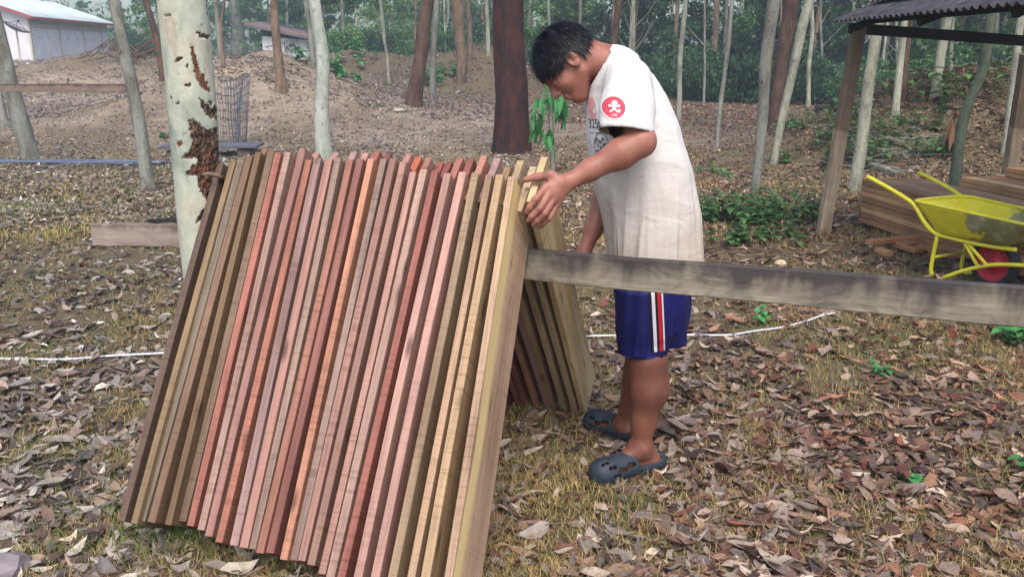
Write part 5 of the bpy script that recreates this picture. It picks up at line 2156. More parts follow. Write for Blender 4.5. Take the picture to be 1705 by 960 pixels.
# torso beneath the clothes
hh = lambda py: at(1000, py, 3.0).z
xx_ = lambda px, py: at(px, py, 3.0).x
F.cap(A3(pel), A3(at(1085, 300, 3.0)), .095, .09, .04)
F.cap(A3(at(1080, 300, 3.0)), A3(at(1050, 190, 3.0)), .085, .085, .04)
F.cap(A3(at(1048, 185, 2.95)), A3(at(1048, 185, 3.06)), .08, .08, .04)
F.cap(A3(nb + Vector((.02, 0, -.05))), A3(shN + Vector((0, .01, -.01))), .040, .046, .03)
F.cap(A3(nb + Vector((.02, 0, -.05))), A3(shF + Vector((0, -.01, -.01))), .040, .046, .03)
F.cap(A3(nb + Vector((.01, 0, -.03))), A3(at(1046, 180, 3.0)), .052, .08, .04)
F.cap(A3(hpN), A3(hpF), .088, .088, .03)
# arms
def arm(sh, el, wr, outn):
    F.cap(A3(sh), A3(sh.lerp(el, .5)), .048, .046, .03)
    F.cap(A3(sh.lerp(el, .5)), A3(el), .046, .043, .03)
    F.cap(A3(el), A3(el), .043, .043, .02)
    m = el.lerp(wr, .28) + Vector(outn) * .006
    F.cap(A3(el), A3(m), .042, .045, .03)
    F.cap(A3(m), A3(el.lerp(wr, .72)), .045, .033, .03)
    F.cap(A3(el.lerp(wr, .72)), A3(wr), .033, .027, .02)
arm(shN, elN, wrN, (0, -1, -.5))
arm(shF, elF, wrF, (0, 1, 0))
# legs
def leg(hp, kn, an, heel, toe, s):
    F.cap(A3(hp), A3(kn), .070, .054, .04)
    F.cap(A3(kn), A3(kn), .055, .055, .02)
    back = Vector((.022, 0, 0))
    c1 = kn.lerp(an, .34) + back * .75
    F.cap(A3(kn), A3(c1), .051, .0545, .05)
    F.cap(A3(kn + Vector((.006, 0, -.02))), A3(c1), .051, .0545, .05)
    F.cap(A3(c1), A3(kn.lerp(an, .72) + back * .3), .0545, .040, .05)
    F.cap(A3(kn), A3(kn.lerp(an, .8)), .046, .034, .03)
    F.cap(A3(kn.lerp(an, .68) + back * .4), A3(an), .040, .036, .02)
    F.cap(A3(an), A3(heel + Vector((0, 0, .012))), .036, .032, .03)
    F.cap(A3(an + Vector((0, 0, -.012))), A3(toe + (an - toe) * .35 + Vector((0, 0, .0))), .033, .028, .03)
    F.cap(A3(heel), A3(toe), .026, .020, .02)
    sd_ = (toe - heel).cross(Vector((0, 0, 1))).normalized()
    F.cap(A3(toe + sd_ * .02), A3(toe - sd_ * .02), .020, .020, .015)
    # ankle bones
    F.cap(A3(an + sd_ * .030 + Vector((0, 0, .004))), A3(an + sd_ * .031), .012, .012, .016)
    F.cap(A3(an - sd_ * .030), A3(an - sd_ * .031), .012, .012, .016)
leg(hpN, knN, anN, hN, toN, 1)
leg(hpF, knF, anF, hF, toF, -1)
# neck and head
f = Vector((-.57, -.10, -.815)).normalized()
u = Vector((-.815, 0, .57)); u = (u - f * u.dot(f)).normalized()
sN = u.cross(f)          # towards the camera when negative Y
if sN.y > 0:
    sN = -sN
HL = lambda a_, b_, c_=0.0: A3(hc + f * a_ + u * b_ + sN * c_)
AX = [A3(f), A3(u), A3(sN)]
F.ell(HL(-.018, .028), AX, (.096, .088, .076), .02)
F.ell(HL(.034, -.030), AX, (.056, .078, .058), .03)
F.cap(HL(.066, -.096, -.012), HL(.066, -.096, .012), .020, .020, .025)
for s_ in (-1, 1):
    F.cap(HL(-.005, -.052, s_ * .050), HL(.055, -.092, s_ * .020), .020, .020, .025)
    F.ell(HL(.052, -.022, s_ * .036), AX, (.028, .026, .026), .02)
F.cap(HL(-.035, -.02), A3(nb + Vector((.0, 0, .0))), .060, .064, .03)
F.cap(HL(-.055, .0), A3(nb + Vector((.012, 0, -.01))), .045, .054, .03)
F.cap(HL(.080, .022, -.030), HL(.080, .022, .030), .012, .012, .016)
for s_ in (-1, 1):
    F.ell(HL(.089, .000, s_ * .031), AX, (.012, .012, .016), .012, True)
    F.ell(HL(.076, -.001, s_ * .031), AX, (.0125, .0115, .0155), .006)
F.cap(HL(.086, .012), HL(.106, -.030), .008, .0115, .010)
for s_ in (-1, 1):
    F.cap(HL(.096, -.034, s_ * .012), HL(.096, -.034, s_ * .013), .0085, .0085, .006)
F.cap(HL(.088, -.058, -.016), HL(.088, -.058, .016), .0078, .0078, .008)
F.cap(HL(.086, -.072, -.013), HL(.086, -.072, .013), .0080, .0080, .008)
F.cap(HL(.100, -.065, -.022), HL(.100, -.065, .022), .0035, .0035, .004, True)
for s_ in (-1, 1):      # ears
    F.ell(HL(-.012, -.004, s_ * .079), AX, (.019, .031, .009), .006)
    F.ell(HL(-.006, .002, s_ * .088), AX, (.009, .018, .008), .004, True)
    F.cap(HL(-.026, .014, s_ * .086), HL(-.028, -.006, s_ * .087), .0045, .0045, .004)
    F.cap(HL(-.026, .014, s_ * .086), HL(-.006, .025, s_ * .085), .0045, .0040, .004)
# near hand: grips the last rear plank
def pt(px, py, Y):
    return A3(at(px, py, Y))
def chain(ps, rs, k=.005):
    for i in range(len(ps) - 1):
        F.cap(ps[i], ps[i + 1], rs[i], rs[i + 1], k)
W_ = A3(wrN)
K = [pt(909, 312, 2.635), pt(914, 323, 2.63), pt(920, 333, 2.635), pt(926, 341, 2.65)]
for i, q in enumerate(K):
    F.cap(W_ + np.array([-.012, 0, .004 - .006 * i]), q, .019, .0135, .014)
F.cap(pt(932, 306, 2.655), pt(921, 322, 2.65), .020, .018, .012)
chain([K[0], pt(892, 331, 2.60), pt(882, 345, 2.600), pt(877, 353, 2.607)], [.0125, .0105, .0098, .0080])
chain([K[1], pt(899, 347, 2.595), pt(886, 360, 2.598), pt(880, 367, 2.606)], [.0125, .0108, .0098, .0080])
chain([K[2], pt(907, 356, 2.60), pt(894, 368, 2.604), pt(888, 374, 2.612)], [.0120, .0102, .0094, .0076])
chain([K[3], pt(915, 363, 2.62), pt(905, 372, 2.624), pt(900, 377, 2.63)], [.0112, .0092, .0084, .0070])
chain([pt(934, 303, 2.655), pt(917, 292, 2.66), pt(895, 295, 2.675), pt(875, 299, 2.68)], [.018, .0155, .0122, .0098], .012)
# far hand on the outer plank
W2 = A3(wrF)
K2 = [pt(960, 438, 3.07), pt(957, 444, 3.09), pt(956, 450, 3.11), pt(956, 454, 3.13)]
for q in K2:
    F.cap(W2, q, .021, .014, .012)
for i, q in enumerate(K2):
    e_ = q + np.array([-.030 + .004 * i, .005, -.022])
    chain([q, e_, e_ + np.array([-.006, .0, -.026]), e_ + np.array([.006, 0, -.044])], [.0115, .010, .009, .0075])
chain([W2 + np.array([0, -.01, -.01]), pt(966, 440, 3.04), pt(958, 452, 3.03)], [.016, .0125, .0095], .01)
V, Q = F.mesh()
V = relax(V, Q, 1, .35)
# darker brown skin on the lower legs
col = np.clip((.62 - V[:, 2]) * 6, 0, 1) * .9
colr = np.zeros((len(V), 3)) + col[:, None]
man = empty('person', (.48, 3.0, 0), 'man in printed white T-shirt and blue shorts bending over the planks he holds', 'person')
mo = Vector((.48, 3.0, 0))
me = mesh_np('body', V - A3(mo), Q, True, colr)
link('body', me, skin.m, man)

# eyebrows
mb = MB()
for s_ in (-1, 1):
    for k in range(34):
        c0 = .014 + .030 * k / 34
        p0 = hc + f * (.0915 - .004 * (k / 34)) + u * (.020 + random.uniform(-.002, .002)) + sN * (s_ * c0)
        mb.tube([p0 - mo, p0 + sN * (s_ * .006) + f * .0006 + u * .001 - mo], [.0009, .0004], 3, False)
M['hair'] = simple('hair', srgb(20, 19, 25), .48, .28, .3, 60)
mb.build('eyebrow', M['hair'], man)

# hair: a cap grown from the skull plus strands
G = Field(A3(hc) - .155, A3(hc) + .155, .0035)
G.ell(HL(-.018, .030), AX, (.107, .100, .086), .02)
sl, X, Y, Z = G.sub(A3(hc) - .2, A3(hc) + .2)
fx = (X - hc.x) * f.x + (Y - hc.y) * f.y + (Z - hc.z) * f.z
fu = (X - hc.x) * u.x + (Y - hc.y) * u.y + (Z - hc.z) * u.z
fs = (X - hc.x) * sN.x + (Y - hc.y) * sN.y + (Z - hc.z) * sN.z
wav = .006 * np.sin(fs * 160 + fx * 60) + .004 * np.sin(fx * 210)
cut1 = (.50 * fx + .006 - fu) * .9 + wav * .5                # hairline from brow to nape
G.smax(sl, cut1, .012)
earcut = .040 - np.sqrt((fx + .006) ** 2 + (fu + .006) ** 2 + np.maximum(.055 - np.abs(fs), 0) ** 2 * 4)
G.smax(sl, earcut, .006)
G.D += (.004 * (np.sin(fx * 140 + fs * 40) * np.sin(fs * 110 + fu * 60))).astype(np.float32)
HV, HQ = G.mesh()
HV = relax(HV, HQ, 1, .4)
# strands
rg = np.random.default_rng(5)
SV, SF = [], []
fA, uA, sA, cA = A3(f), A3(u), A3(sN), A3(hc)
dirs = rg.normal(size=(26000, 3))
dirs /= np.linalg.norm(dirs, axis=1, keepdims=True)
cnt = 0
for d in dirs:
    l = np.array([-.018 + .103 * d[0], .030 + .096 * d[1], .082 * d[2]])
    if .50 * l[0] + .012 > l[1] or (l[0] + .006) ** 2 + (l[1] + .006) ** 2 < .041 ** 2:
        continue
    n_ = np.array([d[0] / .103, d[1] / .095, d[2] / .082])
    n_ /= np.linalg.norm(n_)
    # combed from the crown: forward at the top and front, down at the sides and back
    crown = np.array([-.05, .12, 0])
    g = l - crown
    g = g - n_ * g.dot(n_)
    g /= np.linalg.norm(g) + 1e-6
    g = g + rg.normal(0, .25, 3)
    L = rg.uniform(.018, .036) * (1.25 if d[0] > .4 else 1)
    lift = rg.uniform(.08, .34)
    p0 = l
    p1 = l + (g * .5 + n_ * lift * .5) * L
    p2 = l + (g + n_ * lift * .55) * L + np.array([0, 0, 0])
    sd_ = np.cross(g, n_)
    sd_ /= np.linalg.norm(sd_) + 1e-6
    w_ = rg.uniform(.0005, .0011)
    b_ = len(SV)
    for pp_, ww_ in ((p0, w_), (p1, w_), (p2, w_ * .15)):
        for sgn in (-1, 1):
            q = pp_ + sd_ * ww_ * sgn
            SV.append(cA + fA * q[0] + uA * q[1] + sA * q[2])
    SF += [(b_, b_ + 1, b_ + 3, b_ + 2), (b_ + 2, b_ + 3, b_ + 5, b_ + 4)]
HV2 = np.concatenate([HV, np.array(SV)])
HF2 = np.concatenate([HQ, np.array(SF) + len(HV)])
link('hair', mesh_np('hair', HV2 - A3(mo), HF2, True), M['hair'], man)

# ---- T-shirt
S = Field((.22, 2.46, .70), (.80, 3.46, 1.66), .0055)
prof = [(436, 1012, 1172), (400, 1009, 1170), (350, 1001, 1166), (300, 990, 1158), (250, 979, 1148), (200, 976, 1134), (170, 975, 1121), (150, 976, 1112), (130, 980, 1100), (115, 988, 1090), (100, 1002, 1072), (90, 1016, 1055)]
hb = [.190, .186, .182, .180, .180, .182, .180, .172, .155, .128, .095, .070]
zs, cx, cy, aa, bb = [], [], [], [], []
for (py, l_, r_), b_ in zip(prof, hb):
    p0, p1 = at(l_, py, 3.0), at(r_, py, 3.0)
    zs.append(p0.z - .02); cx.append((p0.x + p1.x) / 2); cy.append(3.0); aa.append((p1.x - p0.x) / 2 * .965); bb.append(b_)
S.slices(zs, cx, cy, aa, bb, .02, 2.2)
n0 = nb + Vector((.025, 0, -.02))
S.cap(A3(n0 + Vector((0, -.02, 0))), A3(shN + Vector((.0, 0, .005))), .066, .070, .05)
S.cap(A3(n0 + Vector((0, .02, 0))), A3(shF + Vector((.02, 0, .005))), .066, .070, .05)
S.cap(A3(n0), A3(n0 + Vector((-.015, 0, .012))), .070, .068, .03)
# sleeves: cut off square at the mouth before they join the torso
seN = at(1044, 221, 2.75)
seF = at(1015, 225, 3.27)
axN = (seN - shN).normalized()
axF = (seF - shF).normalized()
cutN = Vector((-.14, -.26, -1)).normalized()


def sleeve(sh, se, cut, r0, r1, r2):
    T = Field(S.lo, S.lo + (S.n - 1) * S.h, S.h)
    T.cap(A3(sh), A3(sh.lerp(se, .5)), r0, r1, .03)
    T.cap(A3(sh.lerp(se, .5)), A3(se + (se - sh) * .45), r1, r2, .03)
    sl, X, Y, Z = T.sub(T.lo, T.lo + 9)
    T.smax(sl, ((X - se.x) * cut.x + (Y - se.y) * cut.y + (Z - se.z) * cut.z).astype(np.float32), .004)
    S.smin(sl, T.D[sl], .022)


sleeve(shN + Vector((.0, -.01, 0)), seN, cutN, .072, .081, .090)
sleeve(shF + Vector((.01, .01, 0)), seF, axF, .070, .078, .084)
V, Q = S.mesh()
V = relax(V, Q, 3, .5)
# cut open at hem, sleeves and neck
hemz = at(1000, 433, 3.0).z
dN = (V - A3(seN)) @ A3(cutN)
dF = (V - A3(seF)) @ A3(axF)
radN = np.linalg.norm(np.cross(V - A3(shN), A3(axN)), axis=1)
radF = np.linalg.norm(np.cross(V - A3(shF), A3(axF)), axis=1)
neck_ax = (HL(-.03, -.03) - A3(nb))
neck_ax /= np.linalg.norm(neck_ax)
ncen = A3(nb) + neck_ax * .030
dK = (V - ncen) @ neck_ax
rK = np.linalg.norm((V - ncen) - np.outer(dK, neck_ax), axis=1)
kill = (V[:, 2] < hemz) | ((np.abs(dN) < .007) & (radN < .080)) | ((np.abs(dF) < .007) & (radF < .08)) | ((dK > -.012) & (rK < .078) & (V[:, 2] > 1.34))
# snap the border verts on the cut planes
keepf = ~kill[Q].any(1)
Q2 = Q[keepf]
used_ = np.zeros(len(V), bool)
used_[Q2.ravel()] = True
remap = np.cumsum(used_) - 1
V2, Q2 = V[used_], remap[Q2]


def nrmls(V, Q):
    n_ = np.cross(V[Q[:, 2]] - V[Q[:, 0]], V[Q[:, 3]] - V[Q[:, 1]])
    out = np.zeros_like(V)
    for i in range(4):
        np.add.at(out, Q[:, i], n_)
    return out / (np.linalg.norm(out, axis=1, keepdims=True) + 1e-12)


def v3n(P, sc):
    return np.array([mnoise.noise(Vector((p[0] * sc[0], p[1] * sc[1], p[2] * sc[2]))) for p in P])


def fold_disp(V, kind):
    n_ = nrmls(V, Q2)
    z = V[:, 2]
    low = np.clip((1.15 - z) / .4, 0, 1)
    th = np.arctan2(V[:, 1] - 3.0, V[:, 0] - .48)
    a = v3n(np.stack([np.cos(th) * 2.6, np.sin(th) * 2.6, z * 1.1], 1), (1.6, 1.6, 1.0))
    ridge = 1 - np.abs(a) * 3.2
    d = .012 * low * np.clip(ridge, -.6, 1)
    b = v3n(V, (5, 5, 3.0))
    d += .011 * b
    # drag lines from the armpit towards the belly
    q = (V[:, 0] * .8 + z * 1.2)
    c = v3n(np.stack([q * 8, V[:, 1] * 3, (V[:, 0] * 1.2 - z * .8) * 2.0], 1), (1, 1, 1))
    mid = np.exp(-((z - 1.12) / .16) ** 2)
    d += .007 * mid * c
    # ripples on the sleeve
    sl_ = np.exp(-((V[:, 1] - 2.72) / .09) ** 2) * (z > 1.1)
    e = v3n(V, (14, 9, 5))
    d += .006 * sl_ * e
    return V + n_ * d[:, None]


V2 = fold_disp(V2, 0)
# smooth and round the borders onto clean hems
b_ = np.abs(V2[:, 2] - hemz) < .009
V2[b_, 2] = hemz + .001
dd = (V2 - A3(seN)) @ A3(cutN)
b_ = (np.abs(dd) < .006) & (np.linalg.norm(np.cross(V2 - A3(shN), A3(axN)), axis=1) < .1)
V2[b_] -= np.outer(dd[b_], A3(cutN))
st = NT('shirt_cotton', .9, .12)
s1 = st.noise(st.coord(), 3.2, 4, .6)
s2 = st.noise(st.coord(), 220, 2, .5)
sep = st.n('SeparateXYZ')
st.l(st.coord(), sep.inputs[0])
dirtf = st.math('ADD', st.math('MULTIPLY', sep.outputs[2], -1.3), st.math('ADD', st.math('MULTIPLY', s1, .9), 1.42))
cc = st.mix(st.ramp(dirtf, [(.30, (0,) * 3), (1.0, (.85,) * 3)]), srgb(202, 199, 196), srgb(158, 140, 118))
spots = st.noise(st.coord((1, 1, 1), 'Object', (3, 0, 0)), 38, 2, .5)
cc = st.mix(st.ramp(spots, [(.76, (0,) * 3), (.79, (.7,) * 3)]), cc, srgb(120, 96, 80))
st.col(cc)
w1 = st.noise(st.coord((1.0, 1.0, .35)), 9, 4, .55, .8)
w2 = st.noise(st.coord((.7, 1.2, 1.6)), 7, 3, .5, 1.2)
st.bump(st.math('ADD', st.math('ADD', w1, st.math('MULTIPLY', w2, .6)), st.math('MULTIPLY', s2, .02)), .38, .03)
sme = mesh_np('shirt', V2 - A3(mo), Q2, True)
shirt = link('shirt', sme, st.m, man)
md = shirt.modifiers.new('t', 'SOLIDIFY')
md.thickness = .0025
md.offset = -1

# prints on the shirt, laid on its surface
bv = BVHTree.FromPolygons([Vector(v) for v in V2.tolist()], [list(map(int, q)) for q in Q2])


def decal_on(bvh, V, Fs, name, mat, parent, off=.0016, view=Vector((0, -1, 0))):
    out = []
    for p in V:
        q = p + view * .25
        h_, n_, _i, _d = bvh.ray_cast(q, -view, .6)
        if h_ is None:
            h_, n_, _i, _d = bvh.find_nearest(p)
        if n_.dot(view) < 0:
            n_ = -n_
        out.append(h_ + n_ * off - mo)
    me_ = bpy.data.meshes.new(name)
    me_.from_pydata(out, [], Fs)
    me_.update()
    return link(name, me_, mat, parent)


def grid_poly(inside_fn, x0, x1, y0, y1, nx, ny, org, U, Vv):
    """cells of a fine grid that lie inside a drawn shape"""
    V, Fs, ids = [], [], {}

    def vid(i, j):
        if (i, j) not in ids:
            ids[(i, j)] = len(V)
            V.append(org + U * (x0 + (x1 - x0) * i / nx) + Vv * (y0 + (y1 - y0) * j / ny))
        return ids[(i, j)]
    for i in range(nx):
        for j in range(ny):
            cx_, cy_ = x0 + (x1 - x0) * (i + .5) / nx, y0 + (y1 - y0) * (j + .5) / ny
            if inside_fn(cx_, cy_):
                Fs.append((vid(i, j), vid(i + 1, j), vid(i + 1, j + 1), vid(i, j + 1)))
    return V, Fs


def ellin(x, y, cx_, cy_, rx_, ry_, rot=0):
    dx, dy = x - cx_, y - cy_
    c_, s_ = math.cos(rot), math.sin(rot)
    return ((dx * c_ + dy * s_) / rx_) ** 2 + ((-dx * s_ + dy * c_) / ry_) ** 2 < 1


M['print_red'] = simple('print_red', srgb(196, 74, 88), .85, .15, .18, 60)
M['print_white'] = simple('print_white', srgb(226, 224, 226), .85, .15, .04, 60)
M['print_ink'] = simple('print_ink', srgb(92, 94, 104), .85, .15, .25, 80)
M['print_pale'] = simple('print_pale', srgb(206, 140, 148), .85, .15, .1, 60)
ec = at(1026, 181, 2.66)
U_, V_ = Vector((1, 0, 0)), Vector((0, 0, 1))


def fig(x, y):
    return (ellin(x, y, .002, .013, .0085, .0075) or ellin(x, y, .001, .001, .0055, .009) or ellin(x, y, -.012, .006, .0035, .0028) or ellin(x, y, .015, .006, .0035, .003) or ellin(x, y, -.008, .004, .006, .002, .4)
            or ellin(x, y, .010, .004, .006, .002, -.4) or ellin(x, y, -.008, -.010, .006, .0028, .6) or ellin(x, y, .009, -.011, .007, .0028, -.6) or ellin(x, y, .015, -.009, .003, .004))


rad = .033
Vd, Fd = grid_poly(lambda x, y: ellin(x, y, 0, 0, rad, rad), -.035, .035, -.035, .035, 56, 56, ec, U_, V_)
decal_on(bv, Vd, Fd, 'emblem', M['print_red'], shirt)
Vd, Fd = grid_poly(lambda x, y: fig(x, y) or (ellin(x, y, 0, 0, rad + .0022, rad + .0022) and not ellin(x, y, 0, 0, rad - .0002, rad - .0002)), -.036, .036, -.036, .036, 90, 90, ec, U_, V_)
decal_on(bv, Vd, Fd, 'emblem_figure', M['print_white'], shirt, .0026)


def text_on(body, size, org, U, Vv, mat, bvh, name, sx=1.0, off=.002, view=Vector((0, -1, 0)), bold=.0):
    cu = bpy.data.curves.new('t', 'FONT')
    cu.body = body
    cu.size = size
    cu.align_x = 'CENTER'
    cu.align_y = 'CENTER'
    cu.offset = bold
    to = bpy.data.objects.new('t', cu)
    C.objects.link(to)
    dg = bpy.context.evaluated_depsgraph_get()
    m_ = bpy.data.meshes.new_from_object(to.evaluated_get(dg))
    bpy.data.objects.remove(to)
    bm_ = bmesh.new()
    bm_.from_mesh(m_)
    bmesh.ops.triangulate(bm_, faces=bm_.faces[:])
    bmesh.ops.subdivide_edges(bm_, edges=[e for e in bm_.edges if e.calc_length() > size * .15], cuts=2, use_grid_fill=False)
    bmesh.ops.triangulate(bm_, faces=bm_.faces[:])
    bm_.verts.index_update()
    V = [org + U * (v.co.x * sx) + Vv * v.co.y for v in bm_.verts]
    Fs = [[v.index for v in fa.verts] for fa in bm_.faces]
    bm_.free()
    return decal_on(bvh, V, Fs, name, mat, shirt, off, view)


text_on('178', .011, ec + Vector((.0, 0, -.0235)), U_, V_, M['print_white'], bv, 'emblem_text', off=.0028)
cv = Vector((-.12, -1, 0)).normalized()
co_ = at(990, 210, 2.80)
CU = Vector((1, 0, .08)).normalized()
CV = Vector((-.12, 0, 1)).normalized()
text_on('3259', .044, co_, CU, CV, M['print_ink'], bv, 'chest_number', .52, .002, cv, .0006)
text_on('INC DOG', .012, co_ + CV * -.030, CU, CV, M['print_ink'], bv, 'chest_text', .8, .002, cv)
rc0 = co_ + CV * -.074 + CU * .016


def ringf(x, y):
    x = x * 1.7
    r_ = math.hypot(x, y * .9)
    if .040 < r_ < .0435:
        return True
    if r_ < .036 and mnoise.noise(Vector((x * 95, y * 95, 2))) > .06 and abs(y) < .03:
        return True
    return False


Vd, Fd = grid_poly(ringf, -.05, .05, -.05, .05, 60, 60, rc0, CU, CV)
decal_on(bv, Vd, Fd, 'chest_ring', M['print_ink'], shirt, .002, cv)
Vd, Fd = grid_poly(lambda x, y: ellin(x, y, 0, 0, .013, .036) and not ellin(x, y, .006, -.004, .005, .013), -.04, .04, -.04, .04, 40, 40, at(985, 183, 2.82), CU, CV)
decal_on(bv, Vd, Fd, 'chest_badge', M['print_pale'], shirt, .002, cv)

# ---- shorts
S = Field((.28, 2.70, .34), (.80, 3.32, 1.0), .005)
p_ = [(430, 1016, 1160), (460, 1019, 1154), (500, 1022, 1150)]
S.slices([at(0, 520, 3).z - .03, at(0, 500, 3).z, at(0, 460, 3).z, at(0, 400, 3).z], [xx_(1086, 520), xx_(1086, 500), xx_(1086, 460), xx_(1087, 400)], [3.0] * 4, [.125, .132, .138, .140], [.165, .175, .18, .17], .03, 2.3)
# leg tubes
zb = at(0, 587, 2.88).z
S.slices([zb - .03, at(0, 540, 2.9).z, at(0, 480, 2.9).z], [at(1071, 587, 2.88).x, at(1072, 540, 2.89).x, at(1078, 480, 2.9).x], [2.895, 2.895, 2.905], [.086, .094, .108], [.086, .090, .092], .04, 2.2)
zb2 = at(0, 569, 3.10).z
S.slices([zb2 - .03, at(0, 530, 3.1).z, at(0, 480, 3.1).z], [at(1102, 569, 3.10).x, at(1100, 530, 3.1).x, at(1096, 480, 3.1).x], [3.105, 3.10, 3.09], [.095, .100, .112], [.085, .088, .092], .025, 2.2)
V, Q = S.mesh()
V = relax(V, Q, 2, .5)
nearside = V[:, 1] < 3.0
kill = ((V[:, 2] < zb) & nearside) | ((V[:, 2] < zb2) & ~nearside) | (V[:, 2] > at(0, 405, 3).z)
Q3 = Q[~kill[Q].any(1)]
us_ = np.zeros(len(V), bool)
us_[Q3.ravel()] = True
rm = np.cumsum(us_) - 1
V3, Q3 = V[us_], rm[Q3]
n_ = nrmls(V3, Q3)
th = np.arctan2(V3[:, 1] - 2.95, V3[:, 0] - .48)
d = .006 * (1 - 3 * np.abs(v3n(np.stack([np.cos(th) * 2, np.sin(th) * 3, V3[:, 2] * 2], 1), (1.5, 1.5, 1)))) * np.clip((.80 - V3[:, 2]) * 5, 0, 1) + .006 * v3n(V3, (10, 10, 6))
d = d * np.clip(np.minimum(np.abs(V3[:, 2] - zb), np.abs(V3[:, 2] - zb2)) / .06 + .25, 0, 1)
V3 = V3 + n_ * d[:, None]
b_ = (np.abs(V3[:, 2] - zb) < .008) & (V3[:, 1] < 3.0)
V3[b_, 2] = zb + .001
b_ = (np.abs(V3[:, 2] - zb2) < .008) & (V3[:, 1] >= 3.0)
V3[b_, 2] = zb2 + .001
sh = NT('shorts_cloth', .6, .3)
s1 = sh.noise(sh.coord(), 5, 4, .6)
s2 = sh.noise(sh.coord(), 260, 2, .5)
sh.col(sh.ramp(s1, [(.3, srgb(12, 13, 66)), (.7, srgb(22, 24, 94))]))
sh.bump(s2, .2, .001)
shorts = link('shorts', mesh_np('shorts', V3 - A3(mo), Q3, True), sh.m, man)
md = shorts.modifiers.new('t', 'SOLIDIFY')
md.thickness = .002
md.offset = -1
bv2 = BVHTree.FromPolygons([Vector(v) for v in V3.tolist()], [list(map(int, q)) for q in Q3])
M['s_black'] = simple('stripe_black', srgb(24, 22, 34), .7, .2, .1, 60)
M['s_white'] = simple('stripe_white', srgb(206, 206, 214), .8, .2, .05, 60)
M['s_red'] = simple('stripe_red', srgb(186, 26, 40), .7, .2, .08, 60)
bands = [(-11, -5.5, 's_black'), (-5.5, 1.0, 's_white'), (1.0, 6.0, 's_black'), (6.0, 12.5, 's_red'), (12.5, 14.0, 's_black'), (14.0, 17, 's_white')]
V, Fs, Ms = [], [], []
NS_ = 40
for bi, (x0_, x1_, mt) in enumerate(bands):
    for i in range(NS_ + 1):
        py = 440 + (586.0 - 440) * i / NS_
        cxp = 1086 + 8.0 * (i / NS_)
        for q in range(3):
            px = cxp + (x0_ + (x1_ - x0_) * q / 2) * .86
            p = at(px, py, 2.81)
            h_, nn_, _i, _d = bv2.ray_cast(p + Vector((0, -.25, 0)), Vector((0, 1, 0)), .8)
            if h_ is None:
                h_, nn_, _i, _d = bv2.find_nearest(p)
            if nn_.y > 0:
                nn_ = -nn_
            V.append(h_ + nn_ * .0016 - mo)
    o_ = bi * (NS_ + 1) * 3
    for i in range(NS_):
        for q in range(2):
            k_ = o_ + i * 3 + q
            Fs.append((k_, k_ + 1, k_ + 4, k_ + 3))
            Ms.append({'s_black': 0, 's_white': 1, 's_red': 2}[mt])
me_ = bpy.data.meshes.new('stripe')
me_.from_pydata(V, [], Fs)
me_.polygons.foreach_set('material_index', Ms)
me_.update()
link('stripe', me_, [M['s_black'], M['s_white'], M['s_red']], shorts)

# ---- clogs
clog = NT('clog_foam', .6, .35)
c1 = clog.noise(clog.coord(), 14, 4, .6)
clog.col(clog.ramp(c1, [(.3, srgb(28, 36, 46)), (.7, srgb(48, 57, 69))]))


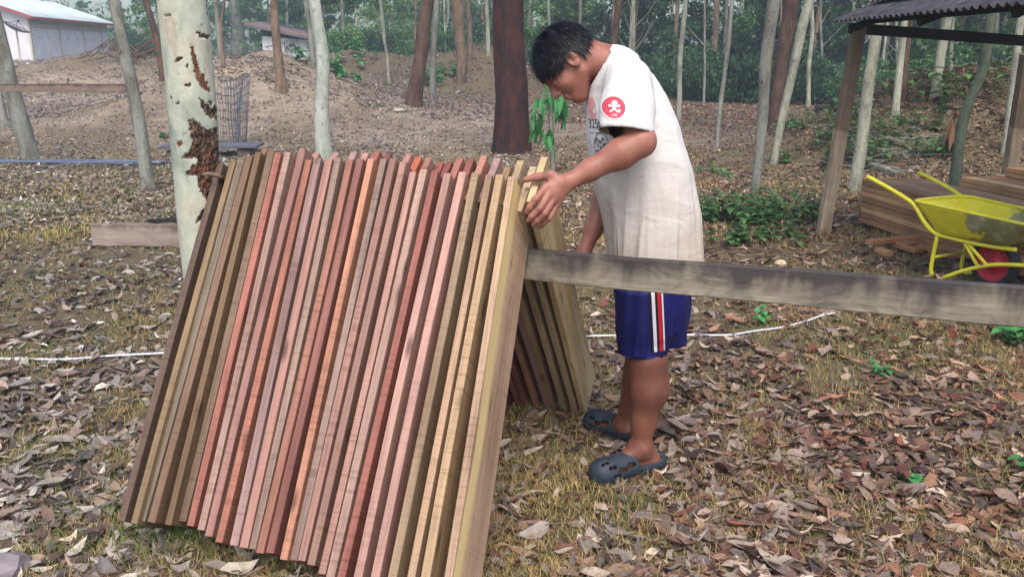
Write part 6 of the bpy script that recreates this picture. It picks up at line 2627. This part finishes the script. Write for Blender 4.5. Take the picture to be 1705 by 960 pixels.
def shoe(heel, toe, name='shoe'):
    hg, tg = Vector((heel.x, heel.y, 0)), Vector((toe.x, toe.y, 0))
    d = (tg - hg).normalized()
    s_ = d.cross(Vector((0, 0, 1)))
    L = (tg - hg).length
    a0, a1 = hg - d * .045, tg + d * .045
    G = Field(A3((a0 + a1) / 2) - np.array([.19, .19, .02]) + np.array([0, 0, 0]), A3((a0 + a1) / 2) + np.array([.19, .19, .16]), .0026)
    P = lambda t, lat, z: A3(hg + (tg - hg) * t + s_ * lat + Vector((0, 0, z)))
    k = .02
    # body: sole and upper
    G.cap(P(-.08, 0, .038), P(.3, 0, .036), .040, .040, k)
    G.cap(P(.3, 0, .036), P(.95, 0, .036), .040, .050, k)
    G.cap(P(.95, .006, .034), P(1.02, .006, .034), .049, .047, k)
    G.cap(P(.45, 0, .058), P(.8, 0, .045), .040, .045, k)
    sl, X, Y, Z = G.sub(G.lo, G.lo + 1)
    G.smax(sl, -(Z + 0 * X + 0 * Y) + .002, .006)
    # inner cavity and collar opening
    G.cap(P(-.02, 0, .052), P(.35, 0, .052), .030, .030, .006, True)
    G.cap(P(.35, 0, .048), P(.95, 0, .040), .031, .038, .006, True)
    t_ = ((X - hg.x) * d.x + (Y - hg.y) * d.y) / L
    zcut = .050 + np.clip(t_ - .36, 0, 1) * .55
    zcut = np.where(t_ < .0, .050 + np.clip(-t_, 0, 1) * .10, zcut)
    G.smax(sl, (Z - zcut), .006)
    # vents
    for (tt_, lat, z, r_) in [(.55, -.036, .060, .010), (.72, -.040, .052, .010), (.92, -.030, .060, .007), (.86, -.043, .036, .007), (1.02, -.014, .068, .006), (.88, .0, .084, .007), (.92, .03, .070, .007), (.70, .012, .088, .007), (.60, .036, .06, .010), (.76, .040, .05, .010)]:
        v = P(tt_, lat, z)
        ax_ = (v - P(tt_, 0, .035))
        ax_ /= np.linalg.norm(ax_)
        G.cap(v - ax_ * .012 - A3(d) * .008, v + ax_ * .02 - A3(d) * .008, r_, r_, .003, True)
        G.cap(v - ax_ * .012 + A3(d) * .008, v + ax_ * .02 + A3(d) * .008, r_, r_, .003, True)
    # side groove
    G.cap(P(.05, -.044, .026), P(.5, -.050, .030), .0045, .0045, .004, True)
    G.cap(P(-.10, -.0, .056), P(-.12, 0, .060), .012, .010, .012)
    V, Q = G.mesh()
    V = relax(V, Q, 1, .4)
    link(name, mesh_np(name, V - A3(mo), Q, True), clog.m, man)


shoe(hN, toN)
shoe(hF, toF)

# ------------------------------------------------------------------ hazy air
hz = NT('air', 1, 0)
hz.t.nodes.remove(hz.b)
pv = hz.n('VolumePrincipled')
pv.inputs['Color'].default_value = (.80, .95, 1.0, 1)
pv.inputs['Density'].default_value = .0033
pv.inputs['Anisotropy'].default_value = .3
hz.l(pv.outputs[0], hz.t.nodes['Material Output'].inputs['Volume'])
mb = MB()
mb.box((0, 45, 7.5), (190, 118, 18.5))
setting(mb.build('haze', hz.m), 'stuff', 'thin bluish haze in the air of the clearing', 'haze')
